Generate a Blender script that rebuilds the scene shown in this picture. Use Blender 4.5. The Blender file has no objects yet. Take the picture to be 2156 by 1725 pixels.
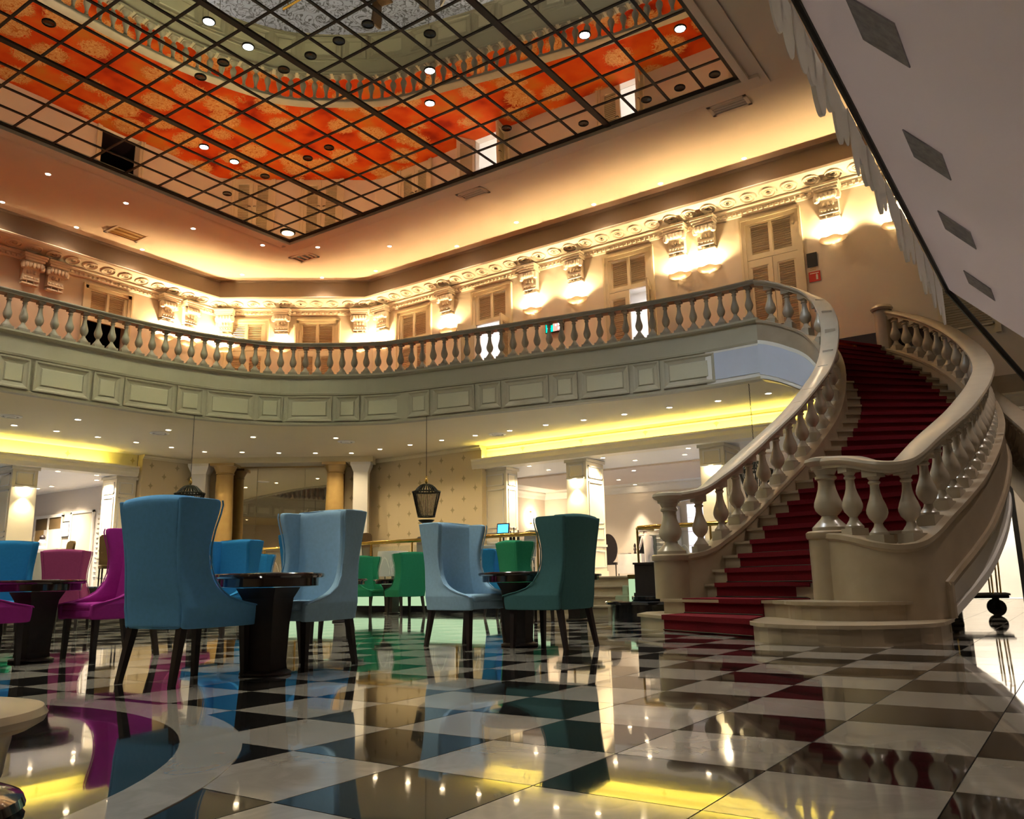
import bpy, math, random
from mathutils import Vector, Matrix
rnd = random.Random(7)
SC = bpy.context.scene
COL = SC.collection
PI = math.pi

# ------------------------------------------------------------------ camera
def cam_axes(yaw, pitch, roll):
    f = Vector((math.sin(yaw)*math.cos(pitch), math.cos(yaw)*math.cos(pitch), math.sin(pitch)))
    r = Vector((math.cos(yaw), -math.sin(yaw), 0)); u = r.cross(f)
    r2 = math.cos(roll)*r + math.sin(roll)*u; u2 = -math.sin(roll)*r + math.cos(roll)*u
    return r2, u2, -f
cd = bpy.data.cameras.new('camera'); cam = bpy.data.objects.new('camera', cd); COL.objects.link(cam)
ax = cam_axes(-0.602557902, 0.205707878, -0.0193528863)
m = Matrix.Identity(4)
for j in range(3):
    for i in range(3): m[i][j] = ax[j][i]
m.translation = Vector((0.4285, -2.9268, 0.6443))
cam.matrix_world = m
cd.sensor_width = 36; cd.lens = 36*1731.26/2156; cd.clip_start = .05; cd.clip_end = 200
SC.camera = cam

# ------------------------------------------------------------------ world and exposure
w = bpy.data.worlds.new('world'); SC.world = w; w.use_nodes = True
w.node_tree.nodes['Background'].inputs[0].default_value = (.05, .045, .04, 1)
w.node_tree.nodes['Background'].inputs[1].default_value = .25
SC.view_settings.view_transform = 'Standard'; SC.view_settings.look = 'None'
SC.view_settings.gamma = 1; SC.view_settings.use_curve_mapping = False
SC.view_settings.exposure = 1.4
SC.cycles.max_bounces = 6; SC.cycles.diffuse_bounces = 3; SC.cycles.glossy_bounces = 4
SC.cycles.use_adaptive_sampling = True; SC.cycles.adaptive_threshold = .16; SC.cycles.adaptive_min_samples = 10
SC.cycles.transmission_bounces = 4; SC.cycles.transparent_max_bounces = 8
SC.cycles.caustics_reflective = False; SC.cycles.caustics_refractive = False
SC.cycles.sample_clamp_indirect = 4.0
SC.cycles.use_denoising = True

# ------------------------------------------------------------------ light settings (watts)
UPLIGHT_W = 80; DOWN_UP_W = 30; SOFFIT_W = 40; SKY_SPOT_W = 215; BAR_W = 170
COVE_E = 34.0

def tag(o, label=None, cat=None, group=None, kind=None):
    if label: o['label'] = label
    if cat: o['category'] = cat
    if group: o['group'] = group
    if kind: o['kind'] = kind
    return o
def empty(name, loc=(0,0,0), rz=0, **k):
    o = bpy.data.objects.new(name, None); COL.objects.link(o); o.empty_display_size = .1
    o.location = loc; o.rotation_euler = (0,0,rz)
    return tag(o, **k)
def link(name, mesh, parent=None, loc=(0,0,0), rot=(0,0,0), scale=(1,1,1)):
    o = bpy.data.objects.new(name, mesh); COL.objects.link(o)
    o.parent = parent; o.location = loc; o.rotation_euler = rot; o.scale = scale
    return o
def copy_tree(o, parent=None):
    c = o.copy(); COL.objects.link(c); c.parent = parent
    for ch in o.children: copy_tree(ch, c)
    return c

ORD = 'first second third fourth fifth sixth seventh eighth ninth tenth eleventh twelfth thirteenth fourteenth fifteenth sixteenth seventeenth eighteenth nineteenth twentieth twenty-first twenty-second twenty-third twenty-fourth twenty-fifth twenty-sixth'.split()
def in_view(pt):
    c = cam.matrix_world.inverted() @ Vector(pt)
    if c.z > -.1: return None
    u, v = 1078+1731*c.x/-c.z, 862-1731*c.y/-c.z
    return u if 0 < u < 2156 and 0 < v < 1725 else None
def ordinals(pts, z):
    """for each (x,y): its ordinal from the left of the picture, or None out of view"""
    us = sorted((in_view((x,y,z)), i) for i,(x,y) in enumerate(pts) if in_view((x,y,z)) is not None)
    out = [None]*len(pts)
    for k,(u,i) in enumerate(us): out[i] = ORD[k] if k < len(ORD) else str(k)
    return out
# ------------------------------------------------------------------ materials
def mat(name, col, rough=.6, metal=0, var=.06, scale=6, spec=.5, coat=0, bump=0, bscale=None, emit=None, es=0, trans=0, col2=None, alpha=1):
    mt = bpy.data.materials.new(name); mt.use_nodes = True
    nt = mt.node_tree; b = nt.nodes['Principled BSDF']
    tc = nt.nodes.new('ShaderNodeTexCoord'); n = nt.nodes.new('ShaderNodeTexNoise')
    n.inputs['Scale'].default_value = scale; n.inputs['Detail'].default_value = 4
    nt.links.new(tc.outputs['Object'], n.inputs['Vector'])
    r = nt.nodes.new('ShaderNodeMix'); r.data_type = 'RGBA'
    c2 = col2 or tuple(max(0, c*(1-2.2*var)) for c in col)
    c1 = tuple(min(1, c*(1+var)) for c in col) if not col2 else col
    r.inputs[6].default_value = (*c1, 1); r.inputs[7].default_value = (*c2, 1)
    nt.links.new(n.outputs['Fac'], r.inputs[0]); nt.links.new(r.outputs[2], b.inputs['Base Color'])
    b.inputs['Roughness'].default_value = rough; b.inputs['Metallic'].default_value = metal
    b.inputs['Specular IOR Level'].default_value = spec
    if coat: b.inputs['Coat Weight'].default_value = coat; b.inputs['Coat Roughness'].default_value = .05
    if trans: b.inputs['Transmission Weight'].default_value = trans
    if alpha < 1: b.inputs['Alpha'].default_value = alpha
    if bump:
        n2 = nt.nodes.new('ShaderNodeTexNoise'); n2.inputs['Scale'].default_value = bscale or scale*4; n2.inputs['Detail'].default_value = 3
        nt.links.new(tc.outputs['Object'], n2.inputs['Vector'])
        bp = nt.nodes.new('ShaderNodeBump'); bp.inputs['Strength'].default_value = bump; bp.inputs['Distance'].default_value = .02
        nt.links.new(n2.outputs['Fac'], bp.inputs['Height']); nt.links.new(bp.outputs['Normal'], b.inputs['Normal'])
    if emit:
        b.inputs['Emission Color'].default_value = (*emit, 1); b.inputs['Emission Strength'].default_value = es
    return mt
M = {}
M['wall'] = mat('cream_wall', (.74,.655,.55), .75, var=.02, scale=1.5)
M['band'] = mat('shade_dark_ceiling_border', (.27,.21,.165), .8, var=.03, scale=1)  # shade above the crown put into the colour, darker than the ceiling
M['plaster'] = mat('plaster_ornament', (.80,.72,.60), .6, var=.04, scale=14, bump=.15)
M['ceil'] = mat('ceiling_paint', (.72,.585,.45), .8, var=.03, scale=.8)
M['soffit'] = mat('soffit_paint', (.74,.63,.40), .8, var=.02, scale=1)
M['stone'] = mat('balcony_stone', (.38,.325,.24), .45, var=.08, scale=5, spec=.4)
M['fasc'] = mat('fascia_paint', (.46,.41,.29), .6, var=.04, scale=3)
M['field'] = mat('panel_field', (.58,.53,.37), .6, var=.03, scale=3)
M['marble_st'] = mat('stair_marble', (.44,.35,.24), .28, var=.12, scale=4, spec=.5, col2=(.31,.235,.15))
M['rail_st'] = mat('stair_rail_marble', (.47,.40,.30), .25, var=.07, scale=3)
M['bluepan'] = mat('cool_light_tinted_paint', (.58,.61,.70), .5, var=.02, scale=3)  # cool light falling on the stair panel, put into its colour
M['white'] = mat('white_paint', (.82,.78,.70), .55, var=.02, scale=3)
M['pier'] = mat('pier_paint', (.80,.72,.55), .5, var=.02, scale=3)
M['carpet'] = mat('red_stair_carpet', (.155,.008,.014), .95, var=.18, scale=60, spec=.15, bump=.3, bscale=220)
M['wood'] = mat('dark_wood', (.022,.012,.009), .5, var=.3, scale=12)
M['woodtop'] = mat('table_top_wood', (.03,.015,.012), .12, var=.3, scale=9, coat=.8)
M['black'] = mat('black_lacquer', (.012,.012,.014), .15, var=.2, scale=6, coat=.6)
M['iron'] = mat('dark_iron', (.03,.028,.022), .45, metal=.7, var=.2, scale=20)
M['brass'] = mat('polished_brass', (.80,.55,.16), .16, metal=1, var=.08, scale=9)
M['steelbar'] = mat('skylight_bar', (.028,.022,.016), .5, metal=.3, var=.2, scale=8)
M['gold_col'] = mat('ochre_marble', (.55,.37,.13), .3, var=.2, scale=6, col2=(.42,.26,.09))
M['grout'] = mat('grout', (.10,.09,.075), .5, var=.2, scale=20)
M['skirt'] = mat('dark_skirting', (.03,.018,.02), .4, var=.2, scale=8)
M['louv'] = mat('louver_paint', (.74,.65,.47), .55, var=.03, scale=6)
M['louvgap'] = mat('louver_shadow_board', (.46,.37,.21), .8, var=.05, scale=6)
M['cloth'] = mat('white_tablecloth', (.80,.78,.75), .9, var=.04, scale=10)
M['steelgrey'] = mat('grey_fabric', (.24,.23,.22), .9, var=.1, scale=30)
M['brownfab'] = mat('olive_brown_fabric', (.16,.10,.035), .9, var=.1, scale=30)
M['canopy'] = mat('white_fabric', (.70,.66,.67), .95, var=.03, scale=1.3, bump=.1, bscale=3)
def cloth_translucent(name, col):
    mt = mat(name, col, .95, var=.03, scale=1.3); nt = mt.node_tree; b = nt.nodes['Principled BSDF']; o = nt.nodes['Material Output']
    tr = nt.nodes.new('ShaderNodeBsdfTranslucent'); tr.inputs[0].default_value = (*col,1)
    mx = nt.nodes.new('ShaderNodeMixShader'); mx.inputs[0].default_value = .55
    nt.links.new(b.outputs[0], mx.inputs[1]); nt.links.new(tr.outputs[0], mx.inputs[2]); nt.links.new(mx.outputs[0], o.inputs[0]); return mt
M['canopy'] = cloth_translucent('white_fabric_sheet', (.86,.81,.81)); M['fringe2'] = cloth_translucent('fringe_sheet', (.86,.82,.77))
M['alab'] = cloth_translucent('alabaster_bowl', (.86,.76,.60))
M['patch'] = mat('grey_mesh_patch', (.38,.36,.39), .9, var=.25, scale=25)
M['fringe'] = mat('fringe_fabric', (.62,.59,.56), .95, var=.06, scale=4)
M['skin'] = mat('skin', (.55,.33,.24), .6, var=.04, scale=10)
M['hair'] = mat('dark_hair', (.02,.014,.012), .5, var=.2, scale=40)
M['palecloth'] = mat('pale_clothes', (.72,.64,.62), .9, var=.05, scale=12)
M['red'] = mat('sign_red', (.62,.04,.02), .5, var=.03)
M['signblack'] = mat('sign_black', (.02,.02,.02), .4, var=.03)
M['gold'] = mat('sign_gold', (.55,.33,.06), .4, var=.03)
M['rubber'] = mat('black_rubber', (.015,.015,.015), .6, var=.1)
M['bronze'] = mat('bronze_mosaic', (.10,.06,.03), .35, metal=.4, var=.5, scale=40)

def emis(name, col, s):
    mt = bpy.data.materials.new(name); mt.use_nodes = True; nt = mt.node_tree
    for n in list(nt.nodes): nt.nodes.remove(n)
    e = nt.nodes.new('ShaderNodeEmission'); o = nt.nodes.new('ShaderNodeOutputMaterial')
    e.inputs[0].default_value = (*col, 1); e.inputs[1].default_value = s
    nt.links.new(e.outputs[0], o.inputs[0]); return mt
M['e_warm'] = emis('lamp_warm', (1,.78,.48), 22)
M['e_white'] = emis('lamp_white', (1,.9,.78), 30)
M['e_sky'] = emis('lamp_cool', (.88,1,.96), 60)
M['e_cove'] = emis('cove_led', (1,.85,.17), COVE_E)
M['e_tray'] = emis('lamp_tray', (1,.78,.38), 5)
M['e_panel'] = emis('backlit_panel', (.36,.52,.30), .52)
M['e_room'] = emis('lit_room', (.80,.78,1.0), 1.0)
M['e_corner'] = emis('corner_glow', (1,.74,.36), 3.5)
M['e_lamp2'] = emis('sconce_bulb', (1,.86,.60), 16)
M['e_blue'] = emis('screen_blue', (.05,.35,1), 1.6)
M['e_bluewhite'] = emis('screen_white', (.75,.85,1), 2)
M['e_green'] = emis('screen_green', (0,.42,.25), 1.2)
M['e_pic'] = emis('screen_picture', (.55,.22,.18), 1)

def fabric(name, c):
    return mat(name, c, .92, var=.07, scale=35, spec=.2, bump=.12, bscale=300)
M['lblue'] = fabric('light_blue_fabric', (.16,.45,.83))
M['pblue'] = fabric('pale_blue_fabric', (.35,.55,.72))
M['blue'] = fabric('blue_fabric', (.02,.19,.42))
M['teal'] = fabric('teal_fabric', (.075,.20,.21))
M['green'] = fabric('green_fabric', (.025,.25,.13))
M['mag'] = fabric('magenta_fabric', (.42,.035,.31))
M['pink'] = fabric('rose_fabric', (.36,.06,.18))

def node_mat(name):
    mt = bpy.data.materials.new(name); mt.use_nodes = True
    return mt, mt.node_tree, mt.node_tree.nodes['Principled BSDF']
def N(nt, t, **k):
    n = nt.nodes.new(t)
    for a, v in k.items(): setattr(n, a, v)
    return n
def ramp(nt, fac, stops, interp='LINEAR'):
    r = nt.nodes.new('ShaderNodeValToRGB'); r.color_ramp.interpolation = interp
    els = r.color_ramp.elements
    while len(els) < len(stops): els.new(.5)
    for e, (p, c) in zip(els, stops): e.position = p; e.color = (*c, 1)
    nt.links.new(fac, r.inputs[0]); return r
def math_n(nt, op, a, b=None):
    n = nt.nodes.new('ShaderNodeMath'); n.operation = op
    for i, x in enumerate((a, b)):
        if x is None: continue
        if isinstance(x, (int, float)): n.inputs[i].default_value = x
        else: nt.links.new(x, n.inputs[i])
    return n.outputs[0]

def marble_tile(name, stops, rough):
    mt, nt, b = node_mat(name)
    tc = N(nt, 'ShaderNodeTexCoord'); geo = N(nt, 'ShaderNodeNewGeometry')
    n = N(nt, 'ShaderNodeTexNoise'); n.inputs['Scale'].default_value = 3.2; n.inputs['Detail'].default_value = 7; n.inputs['Distortion'].default_value = 1.2
    nt.links.new(geo.outputs['Position'], n.inputs['Vector'])
    oi = N(nt, 'ShaderNodeObjectInfo')
    r = ramp(nt, n.outputs['Fac'], stops)
    nt.links.new(r.outputs[0], b.inputs['Base Color'])
    n2 = N(nt, 'ShaderNodeTexNoise'); n2.inputs['Scale'].default_value = 1.6; n2.inputs['Detail'].default_value = 2
    nt.links.new(geo.outputs['Position'], n2.inputs['Vector'])
    bp = N(nt, 'ShaderNodeBump'); bp.inputs['Strength'].default_value = .05; bp.inputs['Distance'].default_value = .02
    nt.links.new(n2.outputs['Fac'], bp.inputs['Height']); nt.links.new(bp.outputs['Normal'], b.inputs['Normal'])
    b.inputs['Roughness'].default_value = rough; b.inputs['Specular IOR Level'].default_value = .62
    b.inputs['Coat Weight'].default_value = .5; b.inputs['Coat Roughness'].default_value = .02
    return mt
M['tile_w'] = marble_tile('white_marble_tile', [(0,(.24,.215,.18)),(.40,(.38,.34,.285)),(.5,(.35,.31,.26)),(.62,(.42,.375,.32)),(1,(.29,.25,.205))], .07)
M['tile_b'] = marble_tile('black_marble_tile', [(0,(.008,.008,.008)),(.55,(.012,.011,.010)),(.68,(.022,.019,.016)),(1,(.010,.010,.010))], .05)

def carpet_orange():
    mt, nt, b = node_mat('orange_floral_carpet')
    geo = N(nt, 'ShaderNodeNewGeometry')
    n1 = N(nt, 'ShaderNodeTexNoise'); n1.inputs['Scale'].default_value = 1.05; n1.inputs['Detail'].default_value = 2.5; n1.inputs['Roughness'].default_value = .5
    n2 = N(nt, 'ShaderNodeTexNoise'); n2.inputs['Scale'].default_value = 4.5; n2.inputs['Detail'].default_value = 3; n2.inputs['Distortion'].default_value = 3.5
    v = N(nt, 'ShaderNodeTexVoronoi'); v.inputs['Scale'].default_value = .95; v.inputs['Randomness'].default_value = .75
    for n in (n1, n2, v): nt.links.new(geo.outputs['Position'], n.inputs['Vector'])
    base = ramp(nt, n1.outputs['Fac'], [(.30,(.22,.014,.004)),(.42,(.40,.038,.005)),(.56,(.46,.065,.008)),(.7,(.40,.12,.015))])
    fl = ramp(nt, n2.outputs['Fac'], [(.40,(.34,.10,.02)),(.46,(.58,.32,.11)),(.50,(.30,.08,.02)),(.54,(.60,.36,.14)),(.60,(.34,.10,.02)),(.66,(.60,.38,.16))])
    dist = math_n(nt, 'ADD', v.outputs['Distance'], math_n(nt, 'MULTIPLY', math_n(nt, 'SUBTRACT', n2.outputs['Fac'], .5), .55))
    mask = ramp(nt, dist, [(.40,(1,1,1)),(.45,(0,0,0))])
    mx = N(nt, 'ShaderNodeMix', data_type='RGBA')
    nt.links.new(mask.outputs[0], mx.inputs[0]); nt.links.new(base.outputs[0], mx.inputs[6]); nt.links.new(fl.outputs[0], mx.inputs[7])
    nt.links.new(mx.outputs[2], b.inputs['Base Color']); b.inputs['Roughness'].default_value = .95; b.inputs['Specular IOR Level'].default_value = .1
    return mt
M['carpet_o'] = carpet_orange()
def carpet_blue():
    mt, nt, b = node_mat('blue_scroll_carpet')
    geo = N(nt, 'ShaderNodeNewGeometry')
    n2 = N(nt, 'ShaderNodeTexNoise'); n2.inputs['Scale'].default_value = 2.2; n2.inputs['Detail'].default_value = 1; n2.inputs['Distortion'].default_value = 3
    nt.links.new(geo.outputs['Position'], n2.inputs['Vector'])
    r = ramp(nt, n2.outputs['Fac'], [(.44,(.15,.19,.31)),(.485,(.03,.04,.06)),(.515,(.03,.04,.06)),(.56,(.17,.21,.34))])
    nt.links.new(r.outputs[0], b.inputs['Base Color']); b.inputs['Roughness'].default_value = .95
    return mt
M['carpet_b'] = carpet_blue()

def wallpaper(name, axis, base, motif, ox=0, oz=0, px=.84, pz=.60):
    """cream wallpaper printed with small four-pointed motifs in a half-drop repeat"""
    mt, nt, b = node_mat(name)
    geo = N(nt, 'ShaderNodeNewGeometry'); sp = N(nt, 'ShaderNodeSeparateXYZ')
    nt.links.new(geo.outputs['Position'], sp.inputs[0])
    hor = math_n(nt, 'ADD', math_n(nt, 'MULTIPLY', sp.outputs[0], axis[0]), math_n(nt, 'MULTIPLY', sp.outputs[1], axis[1]))
    masks = []
    for dx, dz in ((0,0),(.5,.5)):
        fx = math_n(nt, 'ABSOLUTE', math_n(nt, 'SUBTRACT', math_n(nt, 'FRACT', math_n(nt, 'ADD', math_n(nt, 'DIVIDE', math_n(nt,'ADD',hor,ox), px), 50+dx)), .5))
        fz = math_n(nt, 'ABSOLUTE', math_n(nt, 'SUBTRACT', math_n(nt, 'FRACT', math_n(nt, 'ADD', math_n(nt, 'DIVIDE', math_n(nt,'ADD',sp.outputs[2],oz), pz), 50+dz)), .5))
        s = math_n(nt, 'ADD', math_n(nt, 'SQRT', math_n(nt, 'DIVIDE', math_n(nt,'MULTIPLY',fx,px), .11)), math_n(nt, 'SQRT', math_n(nt, 'DIVIDE', math_n(nt,'MULTIPLY',fz,pz), .15)))
        masks.append(math_n(nt, 'LESS_THAN', s, 1.0))
    mk = math_n(nt, 'MAXIMUM', masks[0], masks[1])
    mx = N(nt, 'ShaderNodeMix', data_type='RGBA'); nt.links.new(math_n(nt,'MULTIPLY',mk,.62), mx.inputs[0])
    mx.inputs[6].default_value = (*base,1); mx.inputs[7].default_value = (*motif,1)
    nt.links.new(mx.outputs[2], b.inputs['Base Color']); b.inputs['Roughness'].default_value = .7
    return mt
WP, WM = (.66,.53,.32), (.24,.18,.07)
M['wp_back'] = wallpaper('wallpaper_back', (1,0), WP, WM)
M['wp_left'] = wallpaper('wallpaper_left', (0,1), WP, WM)
M['wp_cham'] = wallpaper('wallpaper_corner', (.8,.6), WP, WM)
M['wp_band'] = wallpaper('wallpaper_band', (1,0), (.74,.66,.40), (.40,.26,.04), px=1.9, pz=1.0, oz=-4.32+.5)
M['wp_band_l'] = wallpaper('wallpaper_band_left', (0,1), (.74,.66,.40), (.40,.26,.04), px=1.9, pz=1.0, oz=-4.32+.5)

def mirror(name, col, rough):
    mt, nt, b = node_mat(name)
    geo = N(nt, 'ShaderNodeNewGeometry')
    n = N(nt, 'ShaderNodeTexNoise'); n.inputs['Scale'].default_value = .55; n.inputs['Detail'].default_value = 1
    nt.links.new(geo.outputs['Position'], n.inputs['Vector'])
    bp = N(nt, 'ShaderNodeBump'); bp.inputs['Strength'].default_value = .05; bp.inputs['Distance'].default_value = .05
    nt.links.new(n.outputs['Fac'], bp.inputs['Height']); nt.links.new(bp.outputs['Normal'], b.inputs['Normal'])
    b.inputs['Base Color'].default_value = (*col,1); b.inputs['Metallic'].default_value = 1; b.inputs['Roughness'].default_value = rough
    return mt
M['mirror'] = mirror('skylight_mirror', (.86,.80,.70), .012)
M['mirror2'] = mirror('niche_mirror', (.86,.80,.66), .02)
def glass(name, col, a):
    mt, nt, b = node_mat(name)
    n = N(nt, 'ShaderNodeTexNoise'); n.inputs['Scale'].default_value = 3
    b.inputs['Base Color'].default_value = (*col,1); b.inputs['Roughness'].default_value = .04; b.inputs['Alpha'].default_value = a
    b.inputs['Specular IOR Level'].default_value = .6
    return mt
M['glass'] = glass('railing_glass', (.55,.60,.52), .13)

# ------------------------------------------------------------------ mesh builder
class MB:
    def __init__(s): s.v = []; s.f = []; s.mi = []; s.cur = 0
    def add(s, vs, fs):
        k = len(s.v); s.v += [tuple(p) for p in vs]
        for f in fs: s.f.append(tuple(i+k for i in f)); s.mi.append(s.cur)
        return s
    def box(s, x0, x1, y0, y1, z0, z1):
        return s.add([(x0,y0,z0),(x1,y0,z0),(x1,y1,z0),(x0,y1,z0),(x0,y0,z1),(x1,y0,z1),(x1,y1,z1),(x0,y1,z1)],
                     [(3,2,1,0),(4,5,6,7),(0,1,5,4),(1,2,6,5),(2,3,7,6),(3,0,4,7)])
    def obox(s, c, size, rz=0, rx=0):
        R = Matrix.Rotation(rz,3,'Z') @ Matrix.Rotation(rx,3,'X'); h = [d/2 for d in size]
        vs = [Vector(c)+R@Vector((a*h[0],b*h[1],d*h[2])) for d in (-1,1) for a,b in ((-1,-1),(1,-1),(1,1),(-1,1))]
        return s.add(vs, [(3,2,1,0),(4,5,6,7),(0,1,5,4),(1,2,6,5),(2,3,7,6),(3,0,4,7)])
    def prism(s, poly, z0, z1, z0b=None):
        n = len(poly)
        a = sum(poly[i][0]*poly[(i+1)%n][1]-poly[(i+1)%n][0]*poly[i][1] for i in range(n))
        if a < 0: poly = poly[::-1]
        vs = [(x,y,z0) for x,y in poly]+[(x,y,z1) for x,y in poly]
        fs = [tuple(range(n))[::-1], tuple(range(n,2*n))]+[(i,(i+1)%n,n+(i+1)%n,n+i) for i in range(n)]
        return s.add(vs, fs)
    def lathe(s, prof, seg=12, c=(0,0,0), sc=1, ang=0):
        vs = []; n = len(prof)
        for k in range(seg):
            a = 2*PI*k/seg+ang
            vs += [(c[0]+r*sc*math.cos(a), c[1]+r*sc*math.sin(a), c[2]+z*sc) for r,z in prof]
        fs = []
        for k in range(seg):
            k2 = (k+1)%seg
            for i in range(n-1): fs.append((k*n+i, k2*n+i, k2*n+i+1, k*n+i+1))
        if prof[0][0] > 1e-4: fs.append(tuple(k*n for k in range(seg))[::-1])
        if prof[-1][0] > 1e-4: fs.append(tuple(k*n+n-1 for k in range(seg)))
        return s.add(vs, fs)
    def tube(s, pts, r, seg=8, closed=False):
        P = [Vector(p) for p in pts]; n = len(P); vs = []
        rr = r if isinstance(r,(list,tuple)) else [r]*n
        for i in range(n):
            a = P[(i-1)%n] if (closed or i) else P[0]; b = P[(i+1)%n] if (closed or i < n-1) else P[-1]
            t = (b-a); t = t.normalized() if t.length > 1e-9 else Vector((0,0,1))
            up = Vector((0,0,1)) if abs(t.z) < .93 else Vector((1,0,0))
            x = t.cross(up).normalized(); y = x.cross(t)
            vs += [P[i]+(x*math.cos(2*PI*k/seg)+y*math.sin(2*PI*k/seg))*rr[i] for k in range(seg)]
        fs = []
        for i in range(n if closed else n-1):
            j = (i+1)%n
            for k in range(seg): fs.append((i*seg+k, i*seg+(k+1)%seg, j*seg+(k+1)%seg, j*seg+k))
        if not closed: fs += [tuple(range(seg))[::-1], tuple(range((n-1)*seg, n*seg))]
        return s.add(vs, fs)
    def sweep(s, path, prof, caps=True):
        """path of (x,y,z); prof closed ring of (a,b): a along the right-hand normal in plan, b up; prof may be a callable of index"""
        n = len(path); P = [Vector(p) for p in path]; vs = []
        seg = [Vector((P[i+1].x-P[i].x, P[i+1].y-P[i].y)) for i in range(n-1)]
        nr = [Vector((d.y,-d.x)).normalized() for d in seg]
        m = 0
        for i in range(n):
            if i == 0: w = nr[0]
            elif i == n-1: w = nr[-1]
            else: w = (nr[i-1]+nr[i])/(1+nr[i-1].dot(nr[i]))
            pr = prof(i) if callable(prof) else prof; m = len(pr)
            vs += [(P[i].x+w.x*a, P[i].y+w.y*a, P[i].z+b) for a,b in pr]
        fs = []
        for i in range(n-1):
            for k in range(m): fs.append((i*m+k, i*m+(k+1)%m, (i+1)*m+(k+1)%m, (i+1)*m+k))
        if caps: fs += [tuple(range(m))[::-1], tuple(range((n-1)*m, n*m))]
        return s.add(vs, fs)
    def mesh(s, name, mats, smooth=False, bevel=0):
        me = bpy.data.meshes.new(name); me.from_pydata(s.v, [], s.f)
        if not isinstance(mats,(list,tuple)): mats = [mats]
        for x in mats: me.materials.append(M[x] if isinstance(x,str) else x)
        if len(mats) > 1: me.polygons.foreach_set('material_index', s.mi)
        if smooth:
            me.polygons.foreach_set('use_smooth', [True]*len(me.polygons))
            me.set_sharp_from_angle(angle=math.radians(smooth if smooth > 1 else 40))
        me.validate(); me.update(); return me
    def build(s, name, mats, parent=None, smooth=False, bevel=0, **k):
        o = link(name, s.mesh(name, mats, smooth), parent)
        if bevel:
            b = o.modifiers.new('bevel','BEVEL'); b.width = bevel; b.segments = 2; b.limit_method = 'ANGLE'
        return tag(o, **k)
def cr(P, n=10):
    P = [Vector(q) for q in P]; P = [2*P[0]-P[1]]+P+[2*P[-1]-P[-2]]; out = []
    for a,b,c,d in zip(P,P[1:],P[2:],P[3:]):
        for k in range(n):
            t = k/n; out.append(.5*((2*b)+(c-a)*t+(2*a-5*b+4*c-d)*t*t+(3*b-a-3*c+d)*t**3))
    return out+[P[-2]]
def interp(x, kn):
    if x <= kn[0][0]: return kn[0][1]
    for (a,p),(b,q) in zip(kn, kn[1:]):
        if x <= b: return p+(q-p)*(x-a)/(b-a)
    return kn[-1][1]
def resample(P, step, start=0, end=0):
    """points and plan tangents at an even spacing along a polyline"""
    L = [0]
    for a,b in zip(P,P[1:]): L.append(L[-1]+(b-a).length)
    tot = L[-1]-start-end; n = max(1, round(tot/step)); out = []; j = 0
    for k in range(n+1):
        d = start+tot*k/n
        while j < len(P)-2 and L[j+1] < d: j += 1
        t = (d-L[j])/max(1e-9, L[j+1]-L[j]); out.append((P[j].lerp(P[j+1], t), (P[j+1]-P[j]).normalized(), j+t))
    return out
def spot(name, loc, W, col, size=PI*.55, blend=.6, rad=.05, rot=(0,0,0), parent=None):
    l = bpy.data.lights.new(name,'SPOT'); l.energy = W; l.color = col; l.spot_size = size; l.spot_blend = blend; l.shadow_soft_size = rad
    o = bpy.data.objects.new(name,l); COL.objects.link(o); o.location = loc; o.rotation_euler = rot; o.parent = parent; return o
def area(name, loc, W, col, sx, sy, rot=(0,0,0), spread=PI):
    l = bpy.data.lights.new(name,'AREA'); l.energy = W; l.color = col; l.shape = 'RECTANGLE'; l.size = sx; l.size_y = sy; l.spread = spread
    o = bpy.data.objects.new(name,l); COL.objects.link(o); o.location = loc; o.rotation_euler = rot; return o
def point(name, loc, W, col, rad=.06):
    l = bpy.data.lights.new(name,'POINT'); l.energy = W; l.color = col; l.shadow_soft_size = rad
    o = bpy.data.objects.new(name,l); COL.objects.link(o); o.location = loc; return o
# ================================================================== THE SETTING
T = .57; FU = 5.40; ZC = 9.8; ZK = 10.4; SOF = 4.5
YW, XW = 15.9, -22.1
CW1, CW2 = (-18.0, 15.9), (-22.1, 12.8)
CDIR = Vector((CW1[0]-CW2[0], CW1[1]-CW2[1], 0)).normalized()      # along the corner wall, left to right
CANG = math.atan2(CDIR.y, CDIR.x)
# ---- floor
fl = MB(); fl.box(-19, 7, -13, 11.6, -.1, -.006); fl.box(-3.7, 7, 11.6, 20.2, -.1, -.006)
floor = fl.build('floor', 'grout', kind='structure')
g = .0025
def tile_mesh(nm, mt):
    mb = MB(); a, b = g, T-g
    mb.add([(a,a,-.006),(b,a,-.006),(b,b,-.006),(a,b,-.006),(a,a,0),(b,a,0),(b,b,0),(a,b,0)], [(4,5,6,7),(0,1,5,4),(1,2,6,5),(2,3,7,6),(3,0,4,7)])
    return mb.mesh(nm, mt)
tw, tb = tile_mesh('tile_white','tile_w'), tile_mesh('tile_black','tile_b')
minv = cam.matrix_world.inverted()
tl = []
for k in range(-33, 12):
    for r in range(-22, 36):
        x, y = k*T, r*T
        if y > 11.5 and x < -3.6: continue
        c = minv @ Vector((x+T/2, y+T/2, 0)); ar = 0
        if c.z < -.3:
            u, v = c.x/-c.z*1731/1078, c.y/-c.z*1731/862
            if abs(u) < 1.05 and abs(v) < 1.05: ar = 1/(-c.z)**3
        tl.append((ar, k, r))
tl.sort(reverse=True)
for ar, k, r in tl[:300]:
    link('tile', tb if (k+r) % 2 else tw, floor, (k*T, r*T, 0))
rest = MB()
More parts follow.
